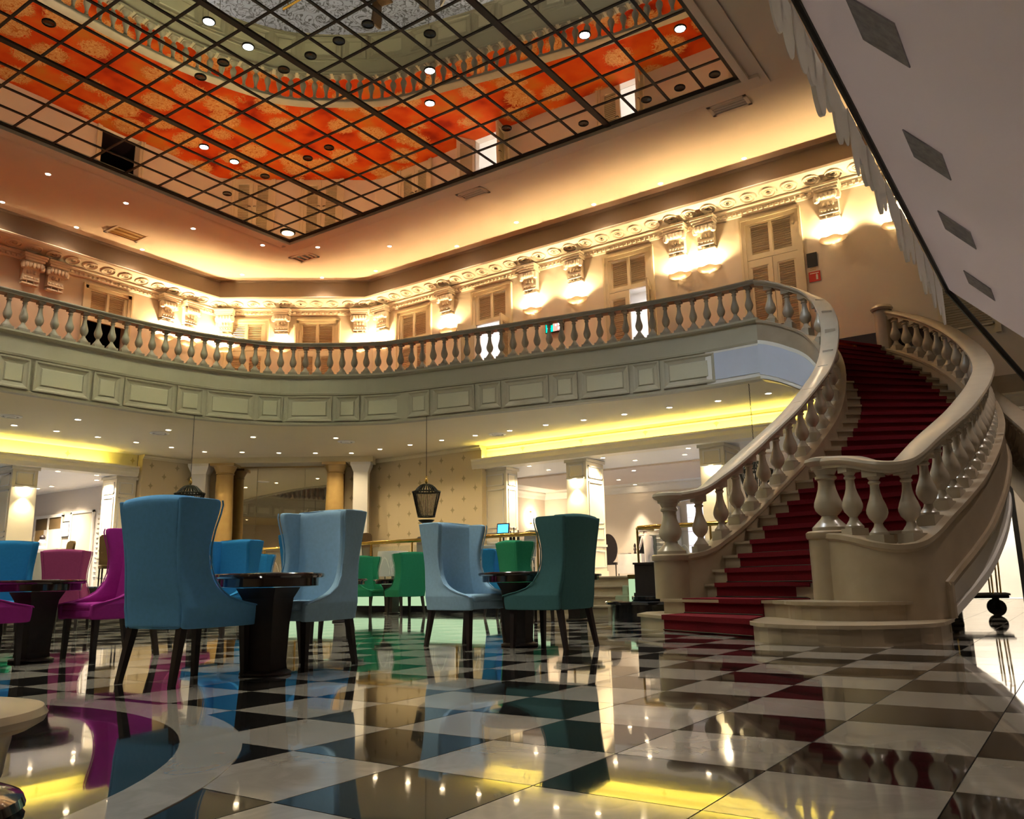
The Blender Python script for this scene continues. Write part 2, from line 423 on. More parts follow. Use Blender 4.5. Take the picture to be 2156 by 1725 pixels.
for ar, k, r in tl[300:]:
    rest.cur = (k+r) % 2; x, y = k*T, r*T; a, b = g, T-g
    rest.add([(x+a,y+a,-.006),(x+b,y+a,-.006),(x+b,y+b,-.006),(x+a,y+b,-.006),(x+a,y+a,0),(x+b,y+a,0),(x+b,y+b,0),(x+a,y+b,0)], [(4,5,6,7),(0,1,5,4),(1,2,6,5),(2,3,7,6),(3,0,4,7)])
tag(rest.build('tile_field', ['tile_w','tile_b'], floor), kind='stuff')
# round inlay: a black disc inside a white ring
IC = (-4.05, -2.48)
n = 96; ri, ro = 2.15, 2.40
rg = MB(); pts = [(math.cos(2*PI*i/n), math.sin(2*PI*i/n)) for i in range(n)]
rg.add([(IC[0]+c*ri,IC[1]+s*ri,.003) for c,s in pts]+[(IC[0]+c*ro,IC[1]+s*ro,.003) for c,s in pts]+[(IC[0]+c*ro,IC[1]+s*ro,0) for c,s in pts],
       [(i,n+i,n+(i+1)%n,(i+1)%n) for i in range(n)]+[(n+i,2*n+i,2*n+(i+1)%n,n+(i+1)%n) for i in range(n)])
rg.build('inlay_ring', 'tile_w', floor)
dk = MB(); dk.add([(IC[0]+c*ri,IC[1]+s*ri,.0028) for c,s in pts], [tuple(range(n))]); dk.build('inlay_disc', 'tile_b', floor)

# ---- outer walls, upper storey, with openings for doors
def wall_with_holes(name, p, q, z0, z1, holes, mt, thick=.25, **k):
    """wall from plan point p to q (room on the right hand of p->q); holes are (d0,d1,za,zb) along the wall"""
    p, q = Vector(p), Vector(q); d = (q-p); L = d.length; d /= L; nrm = Vector((-d.y, d.x))
    mb = MB(); xs = sorted({0,L}|{h[0] for h in holes}|{h[1] for h in holes})
    def slab(a,b,za,zb):
        A, B = p+d*a, p+d*b; C2, D = B+nrm*thick, A+nrm*thick
        mb.prism([(A.x,A.y),(B.x,B.y),(C2.x,C2.y),(D.x,D.y)], za, zb)
    for a,b in zip(xs,xs[1:]):
        hs = sorted([(h[2],h[3]) for h in holes if h[0] <= a+1e-6 and h[1] >= b-1e-6]); z = z0
        for ha,hb in hs:
            if ha > z+1e-6: slab(a,b,z,ha)
            z = hb
        if z < z1-1e-6: slab(a,b,z,z1)
    return mb.build(name, mt, kind='structure', **k)
DW = .60      # half width of a door opening
DOORX = [-16.22, -13.17, -8.67, -4.88]
DTOP = 9.06
LDOOR = [9.17]; CH = lambda t: Vector((CW2[0],CW2[1]))+Vector((CDIR.x,CDIR.y))*t
CDOOR = [1.02, 3.32]
hb = [(x-DW+18.0, x+DW+18.0, FU, DTOP) for x in DOORX]
hb.append((-1.0-.45+18, -1.0+.45+18, FU, 6.55+2.4))
wall_with_holes('wall_back', CW1, (7,YW), SOF, ZK, hb, 'wall')
wall_with_holes('wall_corner', CW2, CW1, FU-.9, ZK, [(t-DW,t+DW,FU,DTOP) for t in CDOOR], 'wall')
wall_with_holes('wall_left', (XW,-13), CW2, FU-.9, ZK, [(y-DW+13,y+DW+13,FU,DTOP) for y in LDOOR], 'wall')
# unseen sides that close the hall
MB().box(-22.4,7,-13.3,-13,0,ZK).build('wall_behind', 'wall', kind='structure')
MB().box(7,7.3,-13,20.2,0,ZK).build('wall_right', 'wall', kind='structure')

# ---- upper ceiling with the rectangular skylight opening
def cz(x, y): return (.4285+(x-.4285)*.9197, -2.9268+(y+2.9268)*.9197)     # skylight level
def ck(x, y): return (.4285+(x-.4285)*.9799, -2.9268+(y+2.9268)*.9799)     # ceiling level
SX0, SX1, SY1 = -16.38, -3.78, 10.975
NY = 18; PX = (SX1-SX0)/18; PYc = .7955; SY0 = SY1-NY*PYc
WALLS2 = [((XW,-13),CW2),(CW2,CW1),(CW1,(7,YW)),((7,YW),(7,-13)),((7,-13),(XW,-13))]
def d_seg(x,y,a,b):
    ex, ey = b[0]-a[0], b[1]-a[1]; t_ = max(0,min(1,((x-a[0])*ex+(y-a[1])*ey)/(ex*ex+ey*ey))); return math.hypot(x-a[0]-ex*t_, y-a[1]-ey*t_)
def zceil(x, y):
    """the ceiling rises gently from the skylight frame to the walls"""
    ds = math.hypot(max(SX0-.42-x,0,x-SX1-.42), max(SY0-.42-y,0,y-SY1-.42)); dw = max(0,min(d_seg(x,y,*w_) for w_ in WALLS2)-.4)
    return ZC+(ZK-ZC)*ds/max(1e-6,ds+dw)
def on_ceiling(x, y):
    """scale a point given at 10.6 m along its sight line down to the sloping ceiling"""
    k = .95
    for _ in range(20):
        px_, py_ = .4285+(x-.4285)*k, -2.9268+(y+2.9268)*k; k = (zceil(px_,py_)-.6443)/9.9557
    return px_, py_, zceil(px_,py_)
xs = sorted({round(-22.1+.5*i,3) for i in range(59)}|{SX0-.42,SX1+.42,7.0}); ys = sorted({round(-13+.5*i,3) for i in range(58)}|{SY0-.42,SY1+.42,YW})
ce = MB(); vs = [(x,y,zceil(x,y)) for y in ys for x in xs]; fs = []
for j in range(len(ys)-1):
    for i in range(len(xs)-1):
        cx_, cy_ = (xs[i]+xs[i+1])/2, (ys[j]+ys[j+1])/2
        if SX0-.42 < cx_ < SX1+.42 and SY0-.42 < cy_ < SY1+.42: continue
        k_ = len(xs); fs.append((j*k_+i,(j+1)*k_+i,(j+1)*k_+i+1,j*k_+i+1))
ce.add(vs, fs)
ceil = ce.build('ceiling', 'ceil', kind='structure', smooth=20); ceil.modifiers.new('solid','SOLIDIFY').thickness = .12
# moulded plaster edge round the opening
ep = [(SX1,SY0-.0,ZC),(SX1,SY1,ZC),(SX0,SY1,ZC),(SX0,SY0,ZC)]
tr = MB()
for (x0,y0,x1,y1) in ((SX0-.42,SY1,SX1+.42,SY1+.42),(SX0-.42,SY0-.42,SX1+.42,SY0),(SX0-.42,SY0,SX0,SY1),(SX1,SY0,SX1+.42,SY1)):
    tr.box(x0,x1,y0,y1,ZC-.03,ZC+.01)
    sx = .10
    if y1-y0 < .5: tr.box(x0+.1,x1-.1,(y0 if y0==SY1 else y1-.14),(y0+.14 if y0==SY1 else y1),ZC-.09,ZC-.03)
    else: tr.box((x1-.14 if x0<SX0 else x0),(x1 if x0<SX0 else x0+.14),y0,y1,ZC-.09,ZC-.03)
tr.build('trim_1', 'ceil', kind='structure')

# ---- skylight: dark bars and mirrored panes
sky = empty('skylight', ((SX0+SX1)/2,(SY0+SY1)/2,ZC), label='large rectangular mirrored glass skylight with a dark diagonal-looking grid of bars overhead', cat='skylight')
ox, oy = (SX0+SX1)/2, (SY0+SY1)/2
pane = MB().box(-PX/2+.012,PX/2-.012,-PYc/2+.012,PYc/2-.012,0,.012).mesh('pane','mirror')
for i in range(18):
    for j in range(NY):
        link('pane', pane, sky, (SX0+PX*(i+.5)-ox, SY0+PYc*(j+.5)-oy, .001), (rnd.gauss(0,.0012), rnd.gauss(0,.0012), 0))
barx = {}
def bar(nm, L, w, h, along):
    key = (nm,L,w,h,along)
    if key not in barx:
        mb = MB(); mb.box(-w/2,w/2,-L/2,L/2,-h,.004) if along == 'y' else mb.box(-L/2,L/2,-w/2,w/2,-h,.004)
        barx[key] = mb.mesh(nm,'steelbar')
    return barx[key]
for i in range(19):
    big = i in (4,9,14); edge = i in (0,18)
    link('bar', bar('bar_y', SY1-SY0, .12 if big else (.10 if edge else .05), .022 if big else .012, 'y'), sky, (SX0+PX*i-ox+(.05 if i==0 else -.05 if i==18 else 0), 0, 0))
for j in range(NY+1):
    edge = j in (0,NY)
    link('bar', bar('bar_x', SX1-SX0, .10 if edge else .045, .012, 'x'), sky, (0, SY0+PYc*j-oy+(.05 if j==0 else -.05 if j==NY else 0), 0))
# spotlights set into the panes
ring = MB().lathe([(.085,0),(.105,0),(.108,-.008),(.104,-.014),(.088,-.014),(.085,0)],16).mesh('ring','iron')
lens_on = MB().lathe([(.001,-.012),(.086,-.012),(.086,-.004)],14).mesh('lens_lit','e_sky')
lens_off = MB().lathe([(.001,.0),(.086,-.004),(.086,-.001)],14).mesh('lens_dark','black')
LIT = [(-11.33,4.79),(-11.35,5.66),(-9.08,8.25),(-9.82,9.12),(-6.05,9.12),(-4.53,10.01),(-15.15,7.38),(-15.16,8.22)]
DARK = [(-13.66,3.14),(-12.14,5.69),(-12.89,5.71),(-11.38,6.53),(-10.62,6.54),(-9.86,6.55),(-9.09,6.53),(-8.36,7.4),(-12.88,9.12),(-13.65,9.16),(-15.17,9.13),(-16.7,9.16),(-7.59,11.76),(-6.05,11.75),(-5.3,11.77),(-4.54,11.76),(-9.08,10.9)]
LIT = [cz(*a) for a in LIT]; DARK = [cz(*a) for a in DARK]
for pts,lab,le,grp in ((LIT,'lit spotlight glowing white in the mirrored skylight',lens_on,'lit skylight spotlights'),(DARK,'unlit dark spotlight in the mirrored skylight',lens_off,'dark skylight spotlights')):
    for (x,y),o_ in zip(pts, ordinals(pts,ZC)):
        t = empty('spotlight', (x,y,ZC-.001), label=lab+', '+o_+' from the left' if o_ else lab+', out of the picture', cat='spotlight', group=grp)
        link('ring', ring, t); link('lens', le, t)
BEH = [(-4.3,-1.6),(-7.1,-2.2),(-9.9,-.9),(-12.7,.4),(-14.8,2.6),(-6.4,2.2)]
SPC = [(.90,1,.50),(.90,1,.50),(1,.96,.80),(1,.93,.75),(.85,.92,1),(.80,.9,1),(.95,1,.62),(.95,1,.62)]
for (x,y),c in zip(LIT, SPC):
    spot('skylight_beam', (x,y,ZC-.02), SKY_SPOT_W*(1.7 if c[0] < .86 else 1), c, PI*.62, .8, .08)
for x,y in BEH:
    t = empty('spotlight', (x,y,ZC-.001), label='lit spotlight in the part of the skylight outside the picture', cat='spotlight', group='unseen skylight spotlights')
    link('ring', ring, t); link('lens', lens_on, t); spot('skylight_beam', (x,y,ZC-.03), SKY_SPOT_W*1.15, (1,.95,.80), PI*.62, .8, .08)
# the lamp glowing in the corner pane
t = empty('corner_lamp', (*cz(-17.33,11.68),ZC-.001), label='warm lamp glowing in the corner pane of the mirrored skylight', cat='lamp')
MB().lathe([(.18,0),(.2,-.02),(.16,-.03)],18).build('ring','iron',t); MB().lathe([(.001,-.04),(.155,-.04),(.155,-.03)],18).build('lens','e_corner',t)

# ---- cornice, frieze and crown round the upper walls
WPATH = [(XW,-13,0),(XW,CW2[1],0),(CW1[0],YW,0),(7,YW,0)]
c1 = MB().sweep(WPATH, [(0,9.32),(.05,9.32),(.07,9.36),(.07,9.42),(.12,9.44),(.12,9.48),(.17,9.50),(.17,9.53),(0,9.53)])
corn = c1.build('trim_2', 'plaster', kind='structure')
fr = MB().sweep(WPATH, [(0,9.53),(.10,9.53),(.14,9.55),(.26,9.585),(.44,9.63),(.54,9.66),(.55,9.70),(0,9.70)]).build('trim_3','plaster', kind='structure')
MB().sweep(WPATH, [(0,9.69),(.54,9.66),(.58,9.68),(.62,9.70),(.64,9.74),(.60,9.77),(.42,9.80),(0,9.80)]).build('trim_4','plaster', kind='structure')
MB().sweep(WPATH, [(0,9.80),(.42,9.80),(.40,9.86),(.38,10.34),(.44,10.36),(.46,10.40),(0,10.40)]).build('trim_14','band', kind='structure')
den = MB()
def along_walls(step, y_from=3.0, x_to=0.5):
    out = []
    for (p,q,ang) in (((XW,y_from),CW2,PI/2),(CW2,CW1,CANG),(CW1,(x_to,YW),0)):
        a, b = Vector(p), Vector(q); d = b-a; L = d.length; d /= L; m_ = int(L/step)
        for i in range(m_): c = a+d*((i+.5)*L/m_); out.append((c, d, ang))
    return out
for c,d,ang in along_walls(.13):
    nn = Vector((d.y,-d.x)); p = c+nn*.095; den.obox((p.x,p.y,9.39),(.075,.05,.06),ang)
tag(den.build('dentil_band','plaster',corn), kind='stuff')
rs = MB(); m_ = 20
for (ra,rb,ya,yb) in ((.19,.145,0,.03),(.145,.12,.03,0),):
    pass
def ellipse_ring(mb, rx, rz, w, d):
    sec = [(-w,0),(-w*.5,d),(w*.5,d),(w,0)]
    vs = []; 
    for i in range(m_):
        a = 2*PI*i/m_
        for o_,dd in sec: vs.append(((rx+o_)*math.cos(a), -dd, (rz+o_)*math.sin(a)))
    fs = []
    for i in range(m_):
        j = (i+1)%m_
        for k in range(3): fs.append((i*4+k, i*4+k+1, j*4+k+1, j*4+k))
    mb.add(vs, fs)
ellipse_ring(rs, .185, .17, .018, .03); ellipse_ring(rs, .085, .075, .014, .02)
for s_ in (-1,1): ellipse_ring(rs, .02, .02, .02, .022)
rosette = rs.mesh('rosette','plaster', smooth=True)
for c,d,ang in along_walls(.5):
    nn = Vector((d.y,-d.x)); p = c+nn*.36
    link('rosette', rosette, fr, (p.x,p.y,9.607), (1.33,0,ang))

# ---- upper floor slab following the balcony curve
BV = cr([(-16.55,3.5,0),(-16.47,5.67,0),(-16.37,7.12,0),(-16.06,8.52,0),(-15.45,9.79,0),(-14.43,10.73,0),(-13.23,11.47,0),(-11.77,11.83,0),(-10.38,12.12,0),(-9.05,12.37,0),(-7.79,12.62,0),(-6.58,12.80,0),(-5.38,12.90,0),(-4.4,12.87,0)], 6)
BH = cr([(4,-7.3,0),(0,-7.3,0),(-6,-7.3,0),(-11,-6.9,0),(-14.3,-5.2,0),(-16.0,-2.2,0),(-16.5,.8,0),(-16.55,3.5,0)], 6)
inner = BH[:-1]+BV+[Vector((-3.75,13.6,0)),Vector((-3.2,14.5,0)),Vector((-2.7,15.5,0)),Vector((-2.35,15.88,0))]
HC = Vector((-8,3,0))
POLY = [(7,-13),(-22.1,-13),(-22.1,12.8),(-18,15.9),(7,15.9),(7,-13)]
def to_wall(p):
    d = p-HC; best = None
    for a,b in zip(POLY,POLY[1:]):
        a, b = Vector((*a,0)), Vector((*b,0)); e = b-a; den_ = d.x*e.y-d.y*e.x
        if abs(den_) < 1e-9: continue
        w_ = a-HC; t = (w_.x*e.y-w_.y*e.x)/den_; s_ = (w_.x*d.y-w_.y*d.x)/den_
        if t > 0 and -1e-6 <= s_ <= 1+1e-6 and (best is None or t < best): best = t
    return HC+d*best
def ring_slab(name, z0, z1, inset, mt, top=True):
    mb = MB(); vs = []
    for p in inner:
        o = to_wall(p); q = p+(o-p).normalized()*inset
        vs += [(q.x,q.y,z0),(o.x,o.y,z0),(q.x,q.y,z1),(o.x,o.y,z1)]
    fs = []
    for i in range(len(inner)-1):
        a, b = 4*i, 4*i+4
        fs += [(a+2,b+2,b+3,a+3),(a,a+1,b+1,b),(a,b,b+2,a+2),(a+1,a+3,b+3,b+1)]
    mb.add(vs, fs); return mb.build(name, mt, kind='structure')
ring_slab('floor_upper', 5.05, FU, .10, 'carpet_o')
ring_slab('ceiling_lower', SOF, 4.75, .12, 'soffit')
# black skirting at the stair head
MB().box(-4.15,-1.55,YW-.03,YW,FU,FU+.42).build('baseboard_stairhead','skirt', kind='structure')

# ---- balcony front: fascia, panels
def fascia(name, P):
    path = [(p.x,p.y,0) for p in P]
    return MB().sweep(path, [(-.15,4.45),(.04,4.45),(.05,4.50),(.02,4.52),(.02,5.18),(.05,5.19),(.06,5.24),(.03,5.25),(.03,5.60),(.07,5.62),(.10,5.655),(.10,5.70),(-.12,5.70),(-.15,5.70)]).build(name,'fasc', kind='structure')
fas = fascia('trim_5', BV); fasb = fascia('trim_6', BH)
def panel_mesh(nm, w, h=.62):
    mb = MB(); d0, d1 = .045, -.02
    def rr(x,z,y): return [(-x,-y,-z),(x,-y,-z),(x,-y,z),(-x,-y,z)]
    rings = [rr(w/2,h/2,0), rr(w/2,h/2,.05), rr(w/2-.03,h/2-.03,.05), rr(w/2-.06,h/2-.06,.03), rr(w/2-.12,h/2-.12,.015), rr(w/2-.13,h/2-.13,.02)]
    for A,B in zip(rings, rings[1:]): mb.add(A+B, [(i,(i+1)%4,4+(i+1)%4,4+i) for i in range(4)])
    mb.cur = 1; x, z = w/2-.135, h/2-.135
    mb.add(rr(x,z,.02)+rr(x-.012,z-.012,.034), [(i,(i+1)%4,4+(i+1)%4,4+i) for i in range(4)]+[(4,5,6,7)])
    return mb.mesh(nm, ['fasc','field'])
pw, pn = panel_mesh('panel_wide', 1.10), panel_mesh('panel_narrow', .60)
def put_panels(P, par, start=.1, end=.95):
    L = 0; acc = [0]
    for a,b in zip(P,P[1:]): acc.append(acc[-1]+(b-a).length)
    tot = acc[-1]; wid = [1.18,.68]; pos = tot-end; i = 0
    while pos-wid[i%2] > start:
        d = pos-wid[i%2]/2; j = max(k for k in range(len(acc)-1) if acc[k] <= d)
        p = P[j].lerp(P[j+1], (d-acc[j])/(acc[j+1]-acc[j])); t = (P[j+1]-P[j]).normalized(); nn = Vector((t.y,-t.x,0))
        link('panel', (pw,pn)[i%2], par, (p.x+nn.x*.0185, p.y+nn.y*.0185, 4.85), (0,0,math.atan2(t.y,t.x)))
        pos -= wid[i%2]; i += 1
put_panels(BV, fas); put_panels(BH, fasb, end=.1)

# ---- balustrade round the balcony
BP = [(.0,0),(.085,.0)]
def baluster_mesh(nm, mt, seg=12):
    mb = MB(); mb.box(-.105,.105,-.105,.105,0,.05)
    mb.lathe([(.098,.05),(.095,.075),(.06,.125),(.036,.165),(.034,.19),(.046,.205),(.07,.245),(.083,.295),(.083,.325),(.072,.37),(.056,.42),(.043,.48),(.037,.545),(.037,.575),(.05,.59),(.05,.605),(.038,.62),(.06,.655)],seg)
    mb.box(-.068,.068,-.068,.068,.655,.70)
    return mb.mesh(nm, mt, smooth=True)
bal_m = baluster_mesh('baluster','stone'); bal_lo = baluster_mesh('baluster_far','stone',7)
RAILP = [(-.11,.70),(.11,.70),(.11,.725),(.13,.74),(.145,.765),(.14,.79),(.10,.805),(-.10,.805),(-.14,.79),(-.145,.765),(-.13,.74),(-.11,.725)]
bl = empty('balustrade', (-10,12.2,5.70), label='curved stone balustrade with turned balusters along the balcony above the lounge', cat='balustrade')
def shift(P, z): return [(p.x,p.y,z) for p in P]
o = MB().sweep(shift(BV,5.70), RAILP).build('handrail','stone', smooth=True); o.parent = bl; o.matrix_parent_inverse = Matrix.Translation((10,-12.2,-5.70))
for p,t,_ in resample(BV, .30, .1, .18):
    c = link('baluster', bal_m, bl, (p.x+10, p.y-12.2, 0), (0,0,math.atan2(t.y,t.x)))
bl2 = empty('balustrade', (-8,-7,5.70), label='far balustrade of the opposite balcony, seen only as a reflection in the mirror niche', cat='balustrade')
o = MB().sweep(shift(BH,5.70), RAILP).build('handrail','stone'); o.parent = bl2; o.matrix_parent_inverse = Matrix.Translation((8,7,-5.70))
mb = MB()
src = [v.co.copy() for v in bal_lo.vertices]; sf = [tuple(p.vertices) for p in bal_lo.polygons]
for p,t,_ in resample(BH, .32, .1, .1): mb.add([(c.x+p.x+8, c.y+p.y+7, c.z) for c in src], sf)
tag(mb.build('balusters','stone',bl2), kind='stuff')
# ================================================================== UPPER STOREY FITTINGS
def louver_mesh(nm, w, h, pitch=.055):
    mb = MB(); s = .035
    mb.box(-w/2,w/2,-.012,.012,-h/2,-h/2+s); mb.box(-w/2,w/2,-.012,.012,h/2-s,h/2)
    mb.box(-w/2,-w/2+s,-.012,.012,-h/2,h/2); mb.box(w/2-s,w/2,-.012,.012,-h/2,h/2)
    n_ = int((h-2*s)/pitch)
    for i in range(n_): mb.obox((0,0,-h/2+s+(i+.5)*(h-2*s)/n_), (w-2*s,.008,pitch*.72), 0, .75)
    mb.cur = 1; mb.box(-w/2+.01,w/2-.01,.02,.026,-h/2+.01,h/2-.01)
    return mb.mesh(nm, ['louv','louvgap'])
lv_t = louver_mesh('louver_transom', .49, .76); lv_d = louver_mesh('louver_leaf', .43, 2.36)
HD = DTOP-FU
arch = MB()
for s_ in (-1,1):
    arch.box(*sorted((s_*.60,s_*.70)),-.05,.05,0,HD+.10); arch.box(*sorted((s_*.69,s_*.74)),-.075,0,0,HD+.14)
arch.box(-.70,.70,-.05,.05,HD,HD+.10); arch.box(-.74,.74,-.075,0,HD+.10,HD+.15)
arch_m = arch.mesh('architrave','louv')
tran = MB(); tran.box(-.60,.60,-.02,.06,2.74,2.82); tran.box(-.035,.035,-.02,.06,2.82,HD)
for s_ in (-1,1): tran.box(*sorted((s_*.50,s_*.60)),-.01,.05,2.82,HD)
tran.box(-.6,.6,-.01,.05,2.82,2.86); tran.box(-.6,.6,-.01,.05,HD-.05,HD)
tran_m = tran.mesh('transom','louv')
leaf = MB(); leaf.box(0,.07,-.02,.03,.01,2.73); leaf.box(.50,.595,-.02,.03,.01,2.73); leaf.box(.07,.5,-.02,.03,.01,.20); leaf.box(.07,.5,-.02,.03,2.55,2.73)
leaf_m = leaf.mesh('leaf','louv')
hand_m = MB().tube([(.545,-.02,1.0),(.545,-.07,1.0),(.46,-.07,1.0)],.012,6).mesh('handle','iron')
dn = [0]
def door(px, py, ang, open_l=0, open_r=0, leaves=True, solid=False):
    dn[0] += 1
    d = empty('door_%d' % dn[0], (px,py,FU), ang, kind='structure')
    link('architrave', arch_m, d); link('transom', tran_m, d)
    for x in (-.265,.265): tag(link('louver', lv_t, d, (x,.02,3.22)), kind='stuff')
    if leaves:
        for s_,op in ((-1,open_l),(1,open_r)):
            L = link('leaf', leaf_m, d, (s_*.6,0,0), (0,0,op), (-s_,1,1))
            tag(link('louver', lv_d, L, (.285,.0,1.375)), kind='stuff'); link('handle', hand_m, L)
    return d
door(DOORX[0],YW,0); door(DOORX[1],YW,0,open_l=-2.1,open_r=1.75); door(DOORX[2],YW,0,open_r=1.85); door(DOORX[3],YW,0)
for t in CDOOR: c = CH(t); door(c.x,c.y,CANG)
door(XW,LDOOR[0],PI/2,leaves=False)
# the slatted door far right, half hidden
d8 = empty('door_8', (-1.0,YW,FU), 0, kind='structure')
MB().box(-.55,-.45,-.05,.05,0,3.6).box(.45,.55,-.05,.05,0,3.6).box(-.55,.55,-.05,.05,3.55,3.65).build('architrave','louv',d8)
MB().box(-.45,.45,.06,.09,0,3.6).build('backing','louv',d8)
tag(link('louver', louver_mesh('louver_single',.9,1.5), d8, (0,.02,.95)), kind='stuff'); tag(link('louver', louver_mesh('louver_single',.9,1.8), d8, (0,.02,2.65)), kind='stuff')
# rooms behind the doors
def back_room(name, x0, x1, y0, y1, z0, z1, mt, W=0, col=(1,1,1), skip=''):
    mb = MB(); th = .05
    if 'f' not in skip: mb.box(x0,x1,y0,y1,z0-th,z0)
    mb.box(x0,x1,y0,y1,z1,z1+th)
    if 'l' not in skip: mb.box(x0-th,x0,y0,y1,z0,z1)
    if 'r' not in skip: mb.box(x1,x1+th,y0,y1,z0,z1)
    if 'b' not in skip: mb.box(x0,x1,y1,y1+th,z0,z1)
    if 'n' not in skip: mb.box(x0,x1,y0-th,y0,z0,z1)
    o = mb.build(name, mt, kind='structure')
    if W: area('room_lamp', ((x0+x1)/2,(y0+y1)/2,z1-.05), W*.3, col, 1.2, 1.2)
    return o
back_room('wall_room_1', -14.6,-11.6,YW+.26,19,FU,9.2,'white',150,(.86,.86,1),'n')
back_room('wall_room_2', -10.2,-7.2,YW+.26,19,FU,9.2,'white',150,(.86,.86,1),'n')
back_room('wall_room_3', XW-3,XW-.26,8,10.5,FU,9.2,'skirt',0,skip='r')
# white boxes with a blue strip lid, seen through an open door
for i,(x,z) in enumerate(((-12.55,6.35),(-12.5,5.75))): pass

# ---- plaster corbels under the cornice, each with a plaster bowl uplight below
cap = MB(); cap.box(-.29,.29,-.36,0,.68,.74); cap.box(-.26,.26,-.33,0,.62,.68); cap.box(-.31,.31,-.39,0,.74,.80)
cap_m = cap.mesh('cap','plaster')
bd = MB(); prof = [(0,.62),(-.28,.62),(-.30,.56),(-.27,.49),(-.20,.44),(-.16,.36),(-.155,.27),(-.17,.20),(-.165,.14),(-.12,.10),(0,.10)]
W_ = .215
bd.add([(-W_,y,z) for y,z in prof]+[(W_,y,z) for y,z in prof], [tuple(range(11)),tuple(range(21,10,-1))]+[(i,11+i,11+(i+1)%11,(i+1)%11) for i in range(11)])
body_m = bd.mesh('scroll_body','plaster')
lf = MB()
for i in range(5):
    x = -.19+.095*i
    lf.lathe([(.001,-.10),(.035,-.07),(.052,-.01),(.045,.05),(.001,.08)],8,(x,-.285,.52))
for s_ in (-1,1): lf.lathe([(.001,-.12),(.06,-.09),(.085,0),(.06,.09),(.001,.12)],8,(s_*.235,-.22,.50))
for i in range(5): lf.lathe([(.001,-.03),(.04,-.012),(.04,.02),(.001,.035)],8,(-.16+.08*i,-.165,.185))
for x in (-.09,0,.09): lf.lathe([(.001,-.05),(.04,-.02),(.03,.05),(.001,.09)],7,(x,-.165,.33))
leaf2_m = lf.mesh('acanthus_leaf','plaster',smooth=True)
pg = MB(); pg.box(-.21,.21,-.19,0,.105,.13)
for x in (-.09,.09): pg.lathe([(.014,.04),(.026,.06),(.018,.105)],8,(x,-.13,0))
for i in range(3): pg.box(-.215+.147*i,-.215+.147*i+.137,-.16,0,.0,.04)
peg_m = pg.mesh('guttae','plaster',smooth=True)
bw = MB(); seg = 16; pr = [(.05,-.115),(.14,-.105),(.23,-.06),(.275,0),(.262,.0),(.21,-.05),(.12,-.09),(.02,-.10)]
vs = []
for k in range(seg+1):
    a = -PI*k/seg; wv = .018*math.sin(6*PI*k/seg)
    vs += [(r*1.15*math.cos(a), r*math.sin(a), z+(wv if abs(z) < .01 else 0)) for r,z in pr]
fs = [(k*8+i,(k+1)*8+i,(k+1)*8+i+1,k*8+i+1) for k in range(seg) for i in range(7)]
bw.add(vs, fs); bowl_m = bw.mesh('bowl','alab',smooth=True)
bulb_m = MB().obox((0,-.09,-.055),(.30,.05,.03)).mesh('bulb','e_lamp2')
UPC = (1,.70,.33)
def corbel(px, py, ang, label, lit=True, W=UPLIGHT_W, ug=None):
    c = empty('corbel', (px,py,8.66), ang, label=label, cat='corbel')
    link('cap', cap_m, c); link('scroll_body', body_m, c); link('acanthus_leaf', leaf2_m, c); link('guttae', peg_m, c)
    if lit:
        u = empty('wall_uplight', (px,py,8.20), ang, label='plaster bowl uplight below the '+ug, cat='wall light')
        link('bowl', bowl_m, u); link('bulb', bulb_m, u)
        s = spot('uplight_beam', (0,-.14,.0), W, UPC, PI*.86, .35, .05, (PI-.12,0,0), u)
def wl(x): return (x,YW,0)
corbel(*wl(-17.5), 'scrolled plaster corbel on the back wall nearest the angled corner wall', ug='corbel at the right end of the angled wall')
corbel(*wl(-14.81), 'scrolled plaster corbel between the first shuttered door and the wide open door', ug='corbel left of the wide open door')
corbel(*wl(-11.72), 'scrolled plaster corbel just right of the wide open door', ug='corbel just right of the wide open door')
corbel(*wl(-10.24), 'scrolled plaster corbel above the small wall screen, left of the half-open door', ug='corbel left of the half-open door')
corbel(*wl(-7.23), 'left one of the pair of plaster corbels right of the half-open door', ug='left corbel of the pair')
corbel(*wl(-6.44), 'right one of the pair of plaster corbels left of the tall shuttered door', ug='right corbel of the pair')
corbel(*wl(-3.47), 'scrolled plaster corbel right of the tall shuttered door above the sign', ug='corbel above the stair head')
corbel(*wl(-2.13), 'scrolled plaster corbel half hidden behind the canopy fringe', ug='corbel behind the canopy fringe')
for t,l in ((.36,'left end of the angled wall'),(2.17,'between the two doors of the angled wall'),(4.72,'right end of the angled wall')):
    c = CH(t); corbel(c.x,c.y,CANG,'scrolled plaster corbel at the '+l if 'end' in l else 'scrolled plaster corbel '+l, ug='corbel '+l, W=UPLIGHT_W*(1.5 if t < 1 else .8))
corbel(XW,11.0,PI/2,'brightly lit corbel on the left wall, first beside the dark doorway', ug='corbel beside the dark doorway', W=UPLIGHT_W*1.5)
corbel(XW,11.8,PI/2,'brightly lit corbel on the left wall, middle of the three at the corner', ug='middle corbel of the corner three', W=UPLIGHT_W*1.5)
corbel(XW,6.95,PI/2,'dim unlit corbel on the left wall, the one nearer the frame edge', False)
corbel(XW,7.6,PI/2,'dim unlit corbel on the left wall, beside the one at the frame edge', False)

